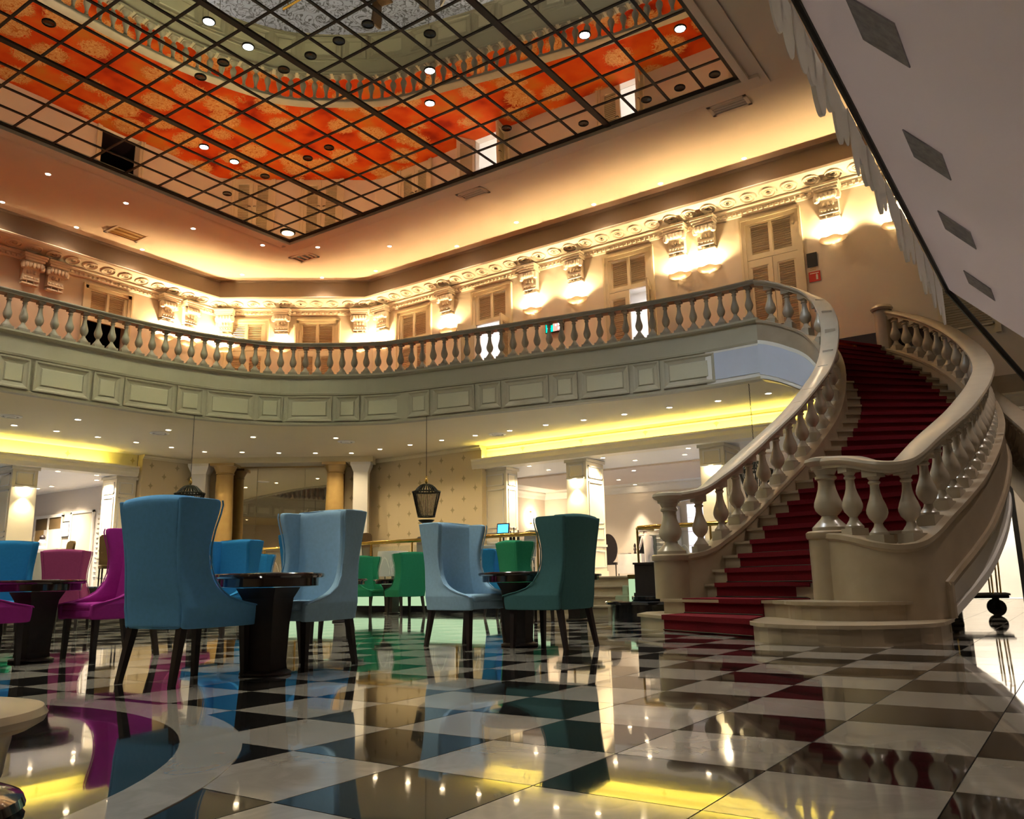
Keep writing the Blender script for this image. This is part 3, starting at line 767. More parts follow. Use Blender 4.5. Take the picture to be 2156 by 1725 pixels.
# ---- ceiling downlights
def dl_meshes(nm, r, em): 
    return MB().lathe([(r,0),(r*1.45,0),(r*1.5,-.008),(r*1.05,-.014),(r,0)],16).mesh(nm+'_ring','white'), MB().lathe([(.001,-.006),(r,-.006),(r,.0)],14).mesh(nm+'_lens',em)
r1, l1 = dl_meshes('down', .052, 'e_white')
UP = [(-19.27,5.91),(-19.24,7.9),(-21.73,7.91),(-21.72,5.96),(-19.24,9.91),(-21.74,9.89),(-18.64,11.84),(-17.46,12.93),(-15.7,14.18),(-21.09,12.99),(-19.25,14.74),(-17.43,15.38),(-14.09,15.4),(-11.7,15.1),(-9.38,15.43),(-7.41,15.41),(-5.22,15.44)]
UPC3 = [on_ceiling(*a) for a in UP]
for (x,y,z),o_ in zip(UPC3, ordinals([a[:2] for a in UPC3],10.1)):
    t = empty('downlight', (x,y,z), label='small white downlight in the upper ceiling, '+(o_+' from the left' if o_ else 'just out of the picture'), cat='downlight', group='upper ceiling downlights')
    link('ring', r1, t); link('lens', l1, t)
    spot('downlight_beam', (x,y,z-.03), DOWN_UP_W, (1,.72,.42), PI*.75, .7, .05)
# unseen downlights: left row continues, right ones added to light canopy and stair
for x,y in ((-18.2,3.9),(-18.2,1.9),(-18.2,-.5),(-18.2,-3),(.4,3.2),(.9,1.2),(.6,-1.0),(1.6,4.2),(2.2,9.5)):
    zz = zceil(x,y); t = empty('downlight', (x,y,zz), label='unseen upper ceiling downlight, right-hand ones added to light the canopy and stair', cat='downlight', group='unseen ceiling downlights')
    link('ring', r1, t); link('lens', l1, t)
    spot('downlight_beam', (x,y,zz-.03), DOWN_UP_W*(14 if x > 2 else 6 if x > -2 else 1), (1,.86,.78) if x > -2 else (1,.72,.42), PI*(.5 if x > 2 else .26 if x > -2 else .75), .8, .05)
# ---- air grilles in the ceiling
def vent(x, y, z_, rz, w_, d_, label, open_=True):
    t = empty('air_grille', (x,y,z_-.01), rz, label=label, cat='vent')
    mb = MB()
    for a in ((-w_/2,w_/2,-d_/2,-d_/2+.07),(-w_/2,w_/2,d_/2-.07,d_/2),(-w_/2,-w_/2+.07,-d_/2,d_/2),(w_/2-.07,w_/2,-d_/2,d_/2)): mb.box(*a,-.03,0)
    mb.build('frame','ceil',t)
    MB().box(-w_/2+.07,w_/2-.07,-d_/2+.07,d_/2-.07,-.004,0).build('duct','skirt' if open_ else 'gold_col',t)
    for i in range(3): MB().obox((0,-d_/2+.07+(i+.6)*(d_-.14)/3.2,-.014),(w_-.14,.006,.05),0,.9).build('blade','ceil' if open_ else 'gold_col',t)
vent(*on_ceiling(-4.69,12.98),0,.80,.42,'white ceiling air grille at the right end of the skylight')
vent(*on_ceiling(-11.58,12.91),0,.75,.42,'white ceiling air grille beside the long edge of the skylight')
vent(*on_ceiling(-18.35,13.18),PI/2,.5,.75,'white ceiling air grille at the far corner of the skylight')
vent(*on_ceiling(-20.95,8.98),PI/2,.95,.8,'tan closed air grille in the ceiling above the left wall', False)
# ---- signs and the small screen on the upper wall
t = empty('wall_screen', (-11.0,YW-.02,7.55), label='small wall screen half green and half picture behind the balusters', cat='screen')
MB().box(-.29,.29,-.05,0,-.15,.15).build('bezel','signblack',t)
MB().box(-.27,-.03,-.055,-.05,-.13,.13).build('green_half','e_green',t)
MB().box(-.03,.27,-.055,-.05,-.13,.13).build('picture_half','e_pic',t)
for i in range(3): MB().box(-.22,-.22+.1-.02*i,-.058,-.055,.03-.06*i,.05-.06*i).build('text_line','e_bluewhite',t)
for x,z,s in ((.06,.04,.05),(.17,.06,.07),(.15,-.06,.05)): MB().box(x-s/2,x+s/2,-.058,-.055,z-s/2,z+s/2).build('picture_patch','e_bluewhite',t)
t = empty('notice_sign', (-3.98,YW,7.70), label='black notice with gold lettering on the upper wall by the stair', cat='sign')
MB().box(-.115,.115,-.012,0,-.17,.17).build('board','signblack',t)
MB().lathe([(.001,0),(.035,0),(.035,-.002)],12).build('badge','white',t).rotation_euler = (PI/2,0,0)
t.children[-1].location = (0,-.013,.11)
for i in range(5): MB().box(-.075+.008*(i%2),.075-.008*(i%3),-.015,-.012,.04-.045*i,.055-.045*i).build('text_line','gold',t)
def red_sign(x,y,ang,z,label):
    t = empty('fire_sign', (x,y,z), ang, label=label, cat='sign')
    MB().box(-.13,.13,-.012,0,-.12,.12).build('board','red',t)
    MB().box(-.10,.10,-.015,-.012,.085,.105).build('text_line','white',t)
    MB().prism([(-.08,-.05),(-.02,-.05),(-.02,.0),(-.05,.05),(-.08,.0)],-.0,.003).build('pictogram','white',t).rotation_euler = (PI/2,0,0)
    t.children[-1].location = (0,-.0125,-.02)
    MB().box(.03,.075,-.015,-.012,-.08,.04).box(.045,.06,-.015,-.012,.04,.06).build('pictogram','white',t)
red_sign(-3.96,YW,0,7.40,'red fire equipment sign below the black notice')
c = CH(4.72); red_sign(c.x,c.y,CANG,7.05,'small red fire sign on the angled wall seen between balusters')
# ================================================================== LOWER STOREY
PZ = .70                                   # platform height
# wallpapered walls
MB().box(-18.0,-13.62,YW,YW+.25,0,SOF).build('wall_papered_back','wp_back', kind='structure')
MB().box(XW-.25,XW,10.62,12.8,0,SOF).build('wall_papered_left','wp_left', kind='structure')
cw = MB(); A, B = CH(0), CH(5.14); nn = Vector((-CDIR.y, CDIR.x))
cw.prism([(A.x,A.y),(B.x,B.y),(B.x+nn.x*.25,B.y+nn.y*.25),(A.x+nn.x*.25,A.y+nn.y*.25)], 0, SOF); cw.build('wall_papered_corner','wp_cham', kind='structure')
# small cornice under the soffit
MB().sweep([(XW,10.62,0),(XW,12.8,0),(-18,YW,0),(-13.62,YW,0)], [(0,4.38),(.03,4.38),(.05,4.43),(.09,4.45),(.09,4.5),(0,4.5)]).build('trim_7','soffit', kind='structure')
# beam with a hidden yellow light trough above it
def beam(name, x0, x1, y, led_to, back):
    mb = MB().sweep([(x0,y,0),(x1,y,0)], [(-.40,3.83),(.02,3.83),(.04,3.90),(.06,3.95),(.06,4.05),(.09,4.08),(.09,4.12),(.02,4.12),(.02,4.08),(-.40,4.08)])
    return mb.build(name,'pier', kind='structure')
bm = beam('trim_8', -13.95, 7, YW, 0, 0)
MB().box(-14.0,-3.0,16.14,16.2,4.08,SOF).build('wall_cove_back','wp_band', kind='structure')
MB().box(-3.0,7,YW-.02,16.2,4.08,SOF).build('trim_9','stone', kind='structure')
MB().box(-13.95,-3.0,16.12,16.14,4.36,4.40).build('trim_10','white', kind='structure')
ld = MB().box(-13.85,-3.1,YW+.03,YW+.07,4.085,4.10).build('led_strip','e_cove', label='hidden yellow light strip in the trough above the bar beam', cat='light strip')
MB().sweep([(XW,-13,0),(XW,10.5,0)], [(-.40,3.83),(.02,3.83),(.04,3.90),(.06,3.95),(.06,4.05),(.09,4.08),(.09,4.12),(.02,4.12),(.02,4.08),(-.40,4.08)]).build('trim_11','pier', kind='structure')
MB().box(XW-.30,XW-.24,-13,10.6,4.08,SOF).build('wall_cove_left','wp_band_l', kind='structure')
MB().box(XW-.07,XW-.03,-6,9.6,4.085,4.10).build('led_strip','e_cove', label='hidden yellow light strip in the trough above the left beam', cat='light strip')
# piers and pilasters of the openings
def pier(nm, x0, x1, y0, y1, label, face='-y', lamp=True, z0=PZ, z1=3.83):
    t = empty(nm, ((x0+x1)/2,(y0+y1)/2,z0), label=label, cat='pier'); ox_, oy_ = (x0+x1)/2, (y0+y1)/2
    hx, hy, H = (x1-x0)/2, (y1-y0)/2, z1-z0
    MB().box(-hx,hx,-hy,hy,0,H).build('shaft','pier',t)
    MB().box(-hx-.03,hx+.03,-hy-.03,hy+.03,0,.16).build('base','pier',t)
    MB().box(-hx-.04,hx+.04,-hy-.04,hy+.04,H-.08,H).build('cap_moulding','pier',t)
    MB().box(-hx-.025,hx+.025,-hy-.025,hy+.025,.80,.86).build('dado_rail','pier',t)
    def mould(a0,a1,b0,b1,side):
        mb = MB(); w_ = .03
        for (p0,p1,q0,q1) in ((a0,a1,b0,b0+w_),(a0,a1,b1-w_,b1),(a0,a0+w_,b0,b1),(a1-w_,a1,b0,b1)):
            if side == '-y': mb.box(p0,p1,-hy-.02,-hy,q0,q1)
            elif side == '+x': mb.box(hx,hx+.02,p0,p1,q0,q1)
        mb.build('panel_moulding','white',t)
    for side,h in (('-y',hx),('+x',hy)):
        if side == '-y' and face == '+x': pass
        for b0,b1 in ((.25,.7),(1.0,1.32),(2.62,H-.18)) if (side != face or not lamp) else ((.25,.7),(2.66,H-.14)): mould(-h+.09,h-.09,b0,b1,side)
        if side != face or not lamp: mould(-h+.09,h-.09,1.42,2.52,side)
    if lamp:
        u = empty('pier_sconce', (ox_,oy_-hy,z0+2.52) if face == '-y' else (ox_+hx,oy_,z0+2.52), 0 if face == '-y' else PI/2, label='bright plaster bowl sconce on the '+label, cat='wall light')
        MB().box(-.27,.27,-.10,0,.06,.10).build('shelf','white',u)
        mb = MB(); sg = 12; prf = [(.0,-.13),(.08,-.10),(.13,-.03),(.15,.05)]
        vs = []
        for k in range(sg+1):
            a = -PI*k/sg; vs += [(r*math.cos(a), r*math.sin(a)*.8, z) for r,z in prf]
        mb.add(vs, [(k*4+i,(k+1)*4+i,(k+1)*4+i+1,k*4+i+1) for k in range(sg) for i in range(3)]); mb.build('bowl','e_lamp2',u,smooth=True)
        spot('sconce_beam', (0,-.10,-.14), 45, (1,.82,.50), PI*.62, .9, .04, (-.12,0,0), u)
    return t
pier('pier', -10.95,-10.33,16.15,17.1,'square cream pier left of the steps with panel mouldings')
pier('pier', -7.14,-6.52,16.15,17.2,'square cream pier behind the foot of the staircase')
pier('pier', -13.72,-12.93,16.13,16.7,'flat cream pilaster at the end of the wallpapered wall', lamp=False)
pier('pier', -4.2,-3.6,16.15,17.1,'square cream pier behind the staircase balusters', lamp=False)
pier('pier', -23.0,-22.28,7.16,7.80,'square cream pier at the left edge of the lounge', face='+x')
pier('pier', -23.0,-22.28,9.98,10.58,'square cream pier beside the left wallpapered wall', face='+x', lamp=False)

# ---- platform with back-lit panels, steps, brass rail
pl = MB(); pl.box(-18.2,-8.65,11.48,24,0,PZ-.03); pl.box(-8.65,-6.85,11.9,24,0,PZ-.03); pl.box(-6.85,-3.65,11.48,24,0,PZ-.03); pl.box(-30,-18.2,-13,24,0,PZ-.03)
plat = pl.build('floor_platform','skirt', kind='structure')
ct = MB(); ct.box(-18.2,-8.65,11.42,24,PZ-.03,PZ); ct.box(-8.65,-6.85,11.5,24,PZ-.03,PZ); ct.box(-6.85,-3.65,11.42,24,PZ-.03,PZ); ct.box(-30,-18.2,-13,24,PZ-.03,PZ)
ct.build('carpet_layer','carpet_b',plat)
def front(x0,x1,n_):
    w_ = (x1-x0)/n_
    me = MB().box(0,w_-.006,-.03,0,.14,.64).mesh('light_panel','e_panel')
    for i in range(n_): link('light_panel', me, plat, (x0+i*w_+.003,11.47,0))
    MB().box(x0,x1,11.41,11.47,.64,.72).build('brass_edge','brass',plat)
    MB().box(x0,x1,11.42,11.47,0,.14).build('plinth','black',plat)
front(-18.2,-8.65,8); front(-6.85,-3.65,3)
st = empty('entrance_steps', (-7.75,11.2,0), label='four cream marble steps up to the bar platform', cat='steps')
for i in range(4):
    y0 = 10.62+.3*i-11.2
    MB().box(-.88,.88,y0,1.0,.175*i,.175*(i+1)-.03).build('riser','marble_st',st)
    MB().box(-.90,.90,y0-.03,1.0,.175*(i+1)-.03,.175*(i+1)).build('tread','marble_st',st)
def railing(label, pts, posts, glassx):
    t = empty('brass_railing', (pts[0][0],pts[0][1],PZ), label=label, cat='railing'); X0, Y0 = pts[0][0], pts[0][1]
    L = [(x-X0,y-Y0,.90) for x,y in pts]
    MB().tube(L,.045,10).build('handrail','brass',t,smooth=True)
    for x,y in posts:
        MB().tube([(x-X0,y-Y0,0),(x-X0,y-Y0,.90)],.022,8).build('post','brass',t,smooth=True)
        MB().lathe([(.06,0),(.06,.02),(.03,.05),(.022,.06)],10,(x-X0,y-Y0,0)).build('post_foot','brass',t,smooth=True)
    for (xa,ya,xb,yb) in glassx:
        a, b = Vector((xa-X0,ya-Y0)), Vector((xb-X0,yb-Y0)); d = (b-a).normalized(); n2 = Vector((-d.y,d.x))*.005
        p = MB().prism([tuple(a-n2),tuple(b-n2),tuple(b+n2),tuple(a+n2)],.04,.80).build('glass_panel','glass',t)
        if ya == yb:
            c = (a+b)/2
            for sg_ in (-1,1):
                curve = [(c.x+sg_*(.05+.33*k/10), a.y-.008, .30+.24*math.sin(PI*k/10*1.1)) for k in range(11)]
                MB().tube(curve,.006,5).build('etched_scroll','white',p)
            MB().tube([(c.x-.04,a.y-.008,.15),(c.x,a.y-.008,.5),(c.x+.04,a.y-.008,.15)],.006,5).build('etched_scroll','white',p)
    return t
gx = [-17.6,-16.3,-15.0,-13.7,-12.4,-11.1,-9.9,-8.95]
railing('long polished brass rail with etched glass panels along the bar platform', [(-17.8,11.55),(-9.1,11.55),(-8.85,11.62),(-8.75,11.8),(-8.75,12.6)],
        [(x,11.55) for x in gx]+[(-8.75,12.55)], [(a+.06,11.55,b-.06,11.55) for a,b in zip(gx,gx[1:])]+[(-8.75,11.9,-8.75,12.5)])
railing('short polished brass rail with glass right of the marble steps', [(-6.75,12.4),(-6.75,11.75),(-6.65,11.6),(-6.45,11.55),(-3.8,11.55)],
        [(-6.72,11.66),(-5.2,11.55),(-3.85,11.55)], [(-6.55,11.55,-5.3,11.55),(-5.1,11.55,-3.95,11.55)])

# ---- bar room behind the beam and dining room on the left
rm = MB(); rm.box(-16.2,-3.0,16.2,24,3.85,3.95); rm.build('ceiling_bar','white', kind='structure')
MB().box(-16.2,-3.0,23.3,23.5,PZ,3.85).build('wall_bar_back','wall', kind='structure')
MB().box(-16.4,-16.2,16.15,24,PZ,3.85).build('wall_bar_side','wall', kind='structure')
MB().box(-3.75,-3.55,17.1,24,0,SOF).build('wall_bar_end','wall', kind='structure')
MB().sweep([(-16.2,16.5,0),(-16.2,23.3,0),(-3.75,23.3,0)], [(0,3.60),(.05,3.60),(.10,3.72),(.16,3.80),(.16,3.85),(0,3.85)]).build('trim_12','white', kind='structure')
MB().box(-15,-5,18.6,22.2,3.80,3.85).build('ceiling_tray','ceil', kind='structure')
MB().box(-30,XW-.4,-13,11.3,3.85,3.95).build('ceiling_dining','white', kind='structure')
MB().box(-30,XW-.28,11.05,11.3,PZ,3.85).build('wall_dining_far','wall', kind='structure')
MB().box(-30.2,-30,-13,11.3,0,3.85).build('wall_dining_side','wall', kind='structure')
rb, lb = dl_meshes('bar_down', .06, 'e_warm')
def dl(x, y, z, label, grp, W, col, sz=PI*.7, rg=None, le=None):
    t = empty('downlight', (x,y,z), label=label, cat='downlight', group=grp)
    link('ring', rg or rb, t); link('lens', le or lb, t)
    spot('downlight_beam', (x,y,z-.03), W, col, sz, .8, .05)
def dl_set(pts, z, lab, grp, W, col, rg=None, le=None):
    for (x,y),o_ in zip(pts, ordinals(pts, z if not callable(z) else 3.85)):
        zz = z(y) if callable(z) else z
        dl(x,y,zz,lab+', '+o_+' from the left' if o_ else lab+', outside the picture',grp,W,col,PI*.7,rg,le)
dl_set([(-12.37,16.5),(-12.4,17.57),(-10.0,16.5),(-9.56,17.54),(-11.83,20.92),(-10.4,19.14),(-13.5,21.2),(-7.56,16.5),(-8.07,17.48),(-14.5,18.5),(-6,19)], lambda y: 3.80 if 18.6 < y < 22.2 else 3.85,
       'small downlight in the bar ceiling beyond the beam','bar ceiling downlights',BAR_W,(1,.76,.46))
dl_set([(-22.64,8.48),(-22.68,9.6),(-23.77,10.2),(-27.08,10.1),(-26.21,10.1),(-25,6),(-25,3),(-28,6)],3.85,'small downlight in the left dining room ceiling','dining room downlights',BAR_W*1.1,(1,.84,.64))
spot('wall_wash', (-12.25,22.95,3.80), 230, (1,.85,.62), PI*.34, .5, .04, (-.16,0,0))
spot('wall_wash', (-8.2,22.95,3.80), 160, (1,.85,.62), PI*.34, .5, .04, (-.16,0,0))
for x,l in ((-12.25,'above the light cone beyond the steps'),(-8.2,'further right, behind the staircase')):
    t = empty('wall_washer', (x,22.95,3.85), label='small ceiling wall-washer lamp '+l, cat='downlight'); link('ring', rb, t); link('lens', lb, t)
t = empty('wall_sconce', (-16.2,22.3,2.9), label='small glowing wall light on the bar side wall', cat='wall light')
MB().obox((.06,0,0),(.12,.16,.34)).build('shade','e_lamp2',t,bevel=.03); MB().box(0,.03,-.05,.05,-.22,.22).build('backplate','brass',t)
point('sconce_glow', (-15.9,22.3,2.9), 14, (1,.78,.5), .1)
# ---- soffit downlights and grilles
SOFL = [(-20.18,6.15),(-18.41,6.73),(-20.2,7.15),(-20.26,8.23),(-20.28,9.3),(-18.04,8.8),(-20.33,10.38),(-20.34,11.45),(-19.62,12.21),(-17.31,10.79),(-18.93,12.99),(-18.17,13.72),(-17.38,14.42),(-15.8,12.3),(-16.23,14.44),(-15.07,14.45),(-13.9,14.44),(-12.74,14.45),(-11.61,14.45),(-10.46,14.39),(-9.39,14.45),(-8.28,14.46),(-7.1,14.42),(-5.95,14.46),(-4.81,14.43)]
r2, l2 = dl_meshes('soffit_down', .062, 'e_warm')
BARROW = [q_ for q_ in SOFL if q_[1] > 14.3]; OTHER = [q_ for q_ in SOFL if q_[1] <= 14.3]
dl_set(BARROW,SOF,'warm soffit downlight in the row along the bar beam','soffit downlights',SOFFIT_W,(1,.80,.50),r2,l2)
dl_set(OTHER,SOF,'warm downlight in the soffit left of the mirror niche','soffit downlights',SOFFIT_W,(1,.80,.50),r2,l2)
dl_set([(-20.2,5),(-20.2,3.9),(-20.2,2.8),(-20.2,1.7),(-18.4,4.5),(-18.4,2),(-15,-9),(-12,-9),(-9,-9),(-6,-9),(-3,-9),(0,-9),(-13,-10.5),(-8,-10.5)],SOF,'soffit downlight on the far balconies','unseen soffit downlights',SOFFIT_W*1.5,(1,.80,.50),r2,l2)
for x,y,l in ((-19.15,5.6,'round air diffuser in the soffit at the left frame edge'),(-18.61,8.92,'round air diffuser in the soffit above the first hanging lantern'),(-16.04,12.91,'round air diffuser in the soffit behind the mirror columns'),(-12.17,14.67,'round air diffuser in the soffit where the yellow cove begins')):
    t = empty('air_diffuser', (x,y,SOF), label=l, cat='vent')
    MB().lathe([(.24,0),(.23,-.02),(.18,-.03),(.17,0)],20).build('outer_ring','white',t,smooth=True); MB().lathe([(.13,0),(.12,-.03),(.08,-.04),(.07,0)],16).build('inner_ring','white',t,smooth=True)
    MB().lathe([(.001,-.006),(.17,-.006),(.17,-.003)],16).build('duct','skirt',t)

# ---- mirror niche with columns in the angled corner
nc = Vector((CDIR.y,-CDIR.x))           # into the room
mr = empty('wall_mirror', (*CH(2.57),PZ), CANG, label='tall wall mirror in three sheets between the columns, reflecting the hall', cat='mirror')
for i,(a,b) in enumerate(((-1.75,-.98),(-.97,.50),(.51,1.75))):
    MB().box(a,b,-.03,-.005,.2,3.58).build('mirror_sheet','mirror2',mr)
MB().box(-1.9,1.9,-.05,0,3.58,3.68).build('head_rail','gold_col',mr)
def capital(mb, r): return mb.lathe([(r,3.30),(r*1.1,3.32),(r*1.02,3.35),(r*1.05,3.38),(r*1.32,3.52),(r*1.36,3.55)],20)
def column(t_, off, label, mt, r=.29, square=False):
    c = CH(t_)+nc*off
    k = empty('column' if not square else 'pilaster', (c.x,c.y,PZ), CANG, label=label, cat='column')
    if square:
        h = r
        MB().box(-h,h,-h,h,0,3.32).build('shaft',mt,k); MB().box(-h*1.15,h*1.15,-h*1.15,h*1.15,0,.18).build('base',mt,k)
        mb = MB(); mb.add([(x*h,y*h,3.32) for x,y in ((-1,-1),(1,-1),(1,1),(-1,1))]+[(x*h*1.4,y*h*1.4,3.55) for x,y in ((-1,-1),(1,-1),(1,1),(-1,1))],[(0,1,5,4),(1,2,6,5),(2,3,7,6),(3,0,4,7),(4,5,6,7)]); mb.box(-h*1.4,h*1.4,-h*1.4,h*1.4,3.55,3.63)
        mb.build('capital',mt,k)
    else:
        MB().lathe([(r,0),(r*1.02,.8),(r*.99,1.8),(r*.90,3.0),(r*.86,3.30)],24).build('shaft',mt,k,smooth=True)
        MB().lathe([(r*1.35,0),(r*1.35,.08),(r*1.2,.12),(r*1.15,.16),(r,.2)],24).build('base',mt,k,smooth=True)
        mb = MB(); capital(mb, r*.88); mb.box(-r*1.25,r*1.25,-r*1.25,r*1.25,3.55,3.63); mb.build('capital',mt,k,smooth=True)
column(.75,.60,'ochre marble column at the left of the mirror niche','gold_col')
column(4.12,.60,'ochre marble column at the right of the mirror niche','gold_col')
column(.02,.60,'white square pilaster with flared capital left of the ochre column','white',.22,True)
column(4.92,.56,'white square pilaster with flared capital right of the ochre column','white',.22,True)
e0, e1 = CH(-.2)+nc*.9, CH(5.3)+nc*.9; f0, f1 = CH(-.2), CH(5.3)
MB().prism([tuple(f0),tuple(f1),tuple(e1),tuple(e0)],4.33,SOF).build('trim_13','soffit', kind='structure')

# ---- wire lanterns hung from the balcony edge
def lantern(x, y, label):
    t = empty('hanging_lantern', (x,y,1.94), label=label, cat='lantern')
    ch = MB()
    for i in range(34): 
        z = 1.15+.0425*i; a = (i%2)*PI/2
        ch.tube([(math.cos(a)*.010*math.cos(b),math.sin(a)*.010*math.cos(b),z+.026*math.sin(b)) for b in [2*PI*k/6 for k in range(6)]],.004,4,True)
    tag(ch.build('chain','iron',t), kind='stuff')
    MB().lathe([(.001,.96),(.03,.99),(.04,1.03),(.03,1.08),(.015,1.10),(.025,1.13),(.001,1.16)],10).build('finial','brass',t,smooth=True)
    def wires(prof, n_, r):
        mb = MB()
        for k in range(n_):
            a = 2*PI*k/n_; mb.tube([(q*math.cos(a),q*math.sin(a),z) for q,z in prof],r,4)
        return mb
    MB().lathe([(.001,.97),(.06,.965),(.075,.95),(.07,.94)],16).build('crown','iron',t)
    tag(wires([(.07,.95),(.13,.93),(.20,.87),(.25,.81),(.275,.79)],22,.014).build('dome_wires','iron',t), kind='stuff')
    def rim(r,z,w_): return MB().tube([(r*math.cos(2*PI*k/24),r*math.sin(2*PI*k/24),z) for k in range(24)],w_,6,True)
    rim(.325,.775,.016).build('rim','iron',t); rim(.275,.79,.010).build('rim','iron',t); rim(.195,.20,.014).build('rim','iron',t); rim(.18,.12,.010).build('rim','iron',t)
    tag(wires([(.325,.775),(.195,.20)],52,.0075).build('cage_wires','iron',t), kind='stuff')
    for k in range(6):
        a = 2*PI*k/6+.3; MB().tube([(.325*math.cos(a),.325*math.sin(a),.775),(.195*math.cos(a),.195*math.sin(a),.2)],.012,5).build('cage_post','iron',t)
    a0 = -2.3; q = lambda z: .19+.135*(z-.18)/.6
    MB().tube([(q(z)*math.cos(a0+da)*1.02,q(z)*math.sin(a0+da)*1.02,z) for da,z in ((-.28,.30),(.28,.30),(.28,.52),(-.28,.52))],.008,5,True).build('little_door','iron',t)
    MB().tube([(0,0,.96),(0,0,.45)],.006,5).build('perch_rod','iron',t)
    MB().lathe([(.18,.12),(.16,.09),(.06,.02),(.001,0)],18).build('base_cone','iron',t,smooth=True)
lantern(-16.1,8.2,'black wire lantern hanging above the pale blue armchair, by the left columns')
lantern(-12.1,11.7,'black wire lantern hanging before the wallpapered wall in the middle')
lantern(-4.85,13.3,'black wire lantern seen through the staircase balusters')
# ================================================================== GRAND STAIRCASE
HS = .186; NS = 29
LK = [(-4.3,7.75,0),(-4.02,7.95,0),(-3.72,8.35,0),(-3.44,9.2,0),(-3.13,10.05,0),(-2.94,10.75,0),(-2.85,11.5,0),(-2.91,12.1,0),(-3.25,12.62,0),(-3.8,12.82,0),(-4.4,12.87,0)]
RK = [(-1.95,6.95,0),(-1.5,6.5,0),(-1.15,6.45,0),(-.91,6.9,0),(-.70,7.8,0),(-.58,9.0,0),(-.54,10.5,0),(-.60,12.0,0),(-.80,13.2,0),(-1.22,14.1,0),(-1.82,15.0,0),(-2.58,15.8,0)]
NSUB = 10
LR, RR = cr(LK,NSUB), cr(RK,NSUB)
ZLK = [(0,1.80),(.67,1.82),(1.37,1.88),(2.13,2.17),(3.01,2.66),(4.15,3.35),(5.43,4.02),(6.2,4.55),(7.0,5.22),(7.6,5.66),(8.55,6.10),(9.24,6.32),(10,6.505)]
ZRK = [(0,1.98),(.76,1.93),(1.58,1.81),(2.04,1.79),(2.51,1.89),(3.34,2.2),(4.34,2.6),(5.27,3.04),(5.92,3.4),(7.0,3.95),(7.68,4.34),(8.36,4.77),(9.18,5.29),(10.01,5.78),(10.86,6.23),(11,6.3)]
def smooth_z(kn):
    def f(s): return sum(interp(s+d*.12, kn) for d in (-2,-1,0,1,2))/5
    return f
zL, zR = smooth_z(ZLK), smooth_z(ZRK)
def at_s(P, s):
    x = max(0, min(len(P)-1.0001, s*NSUB)); i = int(x); return P[i].lerp(P[i+1], x-i)
SL = [(1,-.2),(3,1.0),(6,2.0),(8,2.62),(10,3.2),(12,4.0),(15,4.9),(17,5.7),(20,6.9),(22,7.4),(24,8.0),(27,9.0),(29,9.8),(30,10)]
SR = [(1,0),(3,.3),(4,1.2),(5,2.5),(6,3.1),(8,4.36),(12,5.83),(15,7.0),(21,8.77),(25,9.9),(27,10.5),(29,11),(30,11)]
stair = empty('staircase', (-2.6,8,0), label='grand curved marble staircase with red carpet runner sweeping up to the balcony', cat='staircase')
SO = Vector((2.6,-8,0))
def sb(mb, name, mt, smooth=False, parent=None):
    o = mb.build(name, mt, smooth=smooth); o.parent = parent or stair
    if parent is None: o.matrix_parent_inverse = Matrix.Translation(SO)
    return o
def ends(i):
    A, B = at_s(LR, interp(i,SL)), at_s(RR, interp(i,SR))
    if i == 29: B = Vector((-2.5,15.75,0))
    if i >= 30: A, B = Vector((-4.75,13.6,0)), Vector((-2.75,15.86,0))
    return A, B
# the two wide bottom steps, rounded in front of the right newel
def arc(c, r, a0, a1, n_=14): return [(c[0]+r*math.cos(a0+(a1-a0)*k/n_), c[1]+r*math.sin(a0+(a1-a0)*k/n_)) for k in range(n_+1)]
def outline1(o_): return [(-4.78-o_,7.95),(-4.62-o_,7.35-o_),(-4.05-o_*.5,6.83-o_),(-2.56-o_*.4,6.0-o_)]+arc((-1.72,6.10),.90+o_,PI*1.08,PI*2.03)+[(-.84+o_,6.8),(-.95,7.4),(-2.6,8.4),(-4.3,8.6)]
def outline2(o_): return [(-4.58-o_,8.05),(-4.32-o_,7.45-o_),(-2.6-o_*.4,6.68-o_)]+arc((-1.72,6.72),.72+o_,PI*1.12,PI*1.92)+[(-1.0+o_,6.9),(-1.4,7.4),(-2.8,8.4),(-4.3,8.5)]
for k,f in ((1,outline1),(2,outline2)):
    sb(MB().prism(f(0),(k-1)*HS,k*HS-.035),'riser','marble_st'); sb(MB().prism(f(.035),k*HS-.035,k*HS),'tread','marble_st')
for i in range(3, NS+1):
    A,B = ends(i); C_,D = ends(i+1)
    d = (B-A); out = Vector((d.y,-d.x,0)).normalized()
    if out.dot((A+B)/2-(C_+D)/2) < 0: out = -out
    poly = [(A.x,A.y),(B.x,B.y),(D.x,D.y),(C_.x,C_.y)]
    sb(MB().prism(poly,(i-1)*HS-(.12 if i > 4 else 0),i*HS-.035),'riser','marble_st')
    a2, b2 = A+out*.035, B+out*.035
    sb(MB().prism([(a2.x,a2.y),(b2.x,b2.y),(D.x,D.y),(C_.x,C_.y)],i*HS-.035,i*HS),'tread','marble_st')
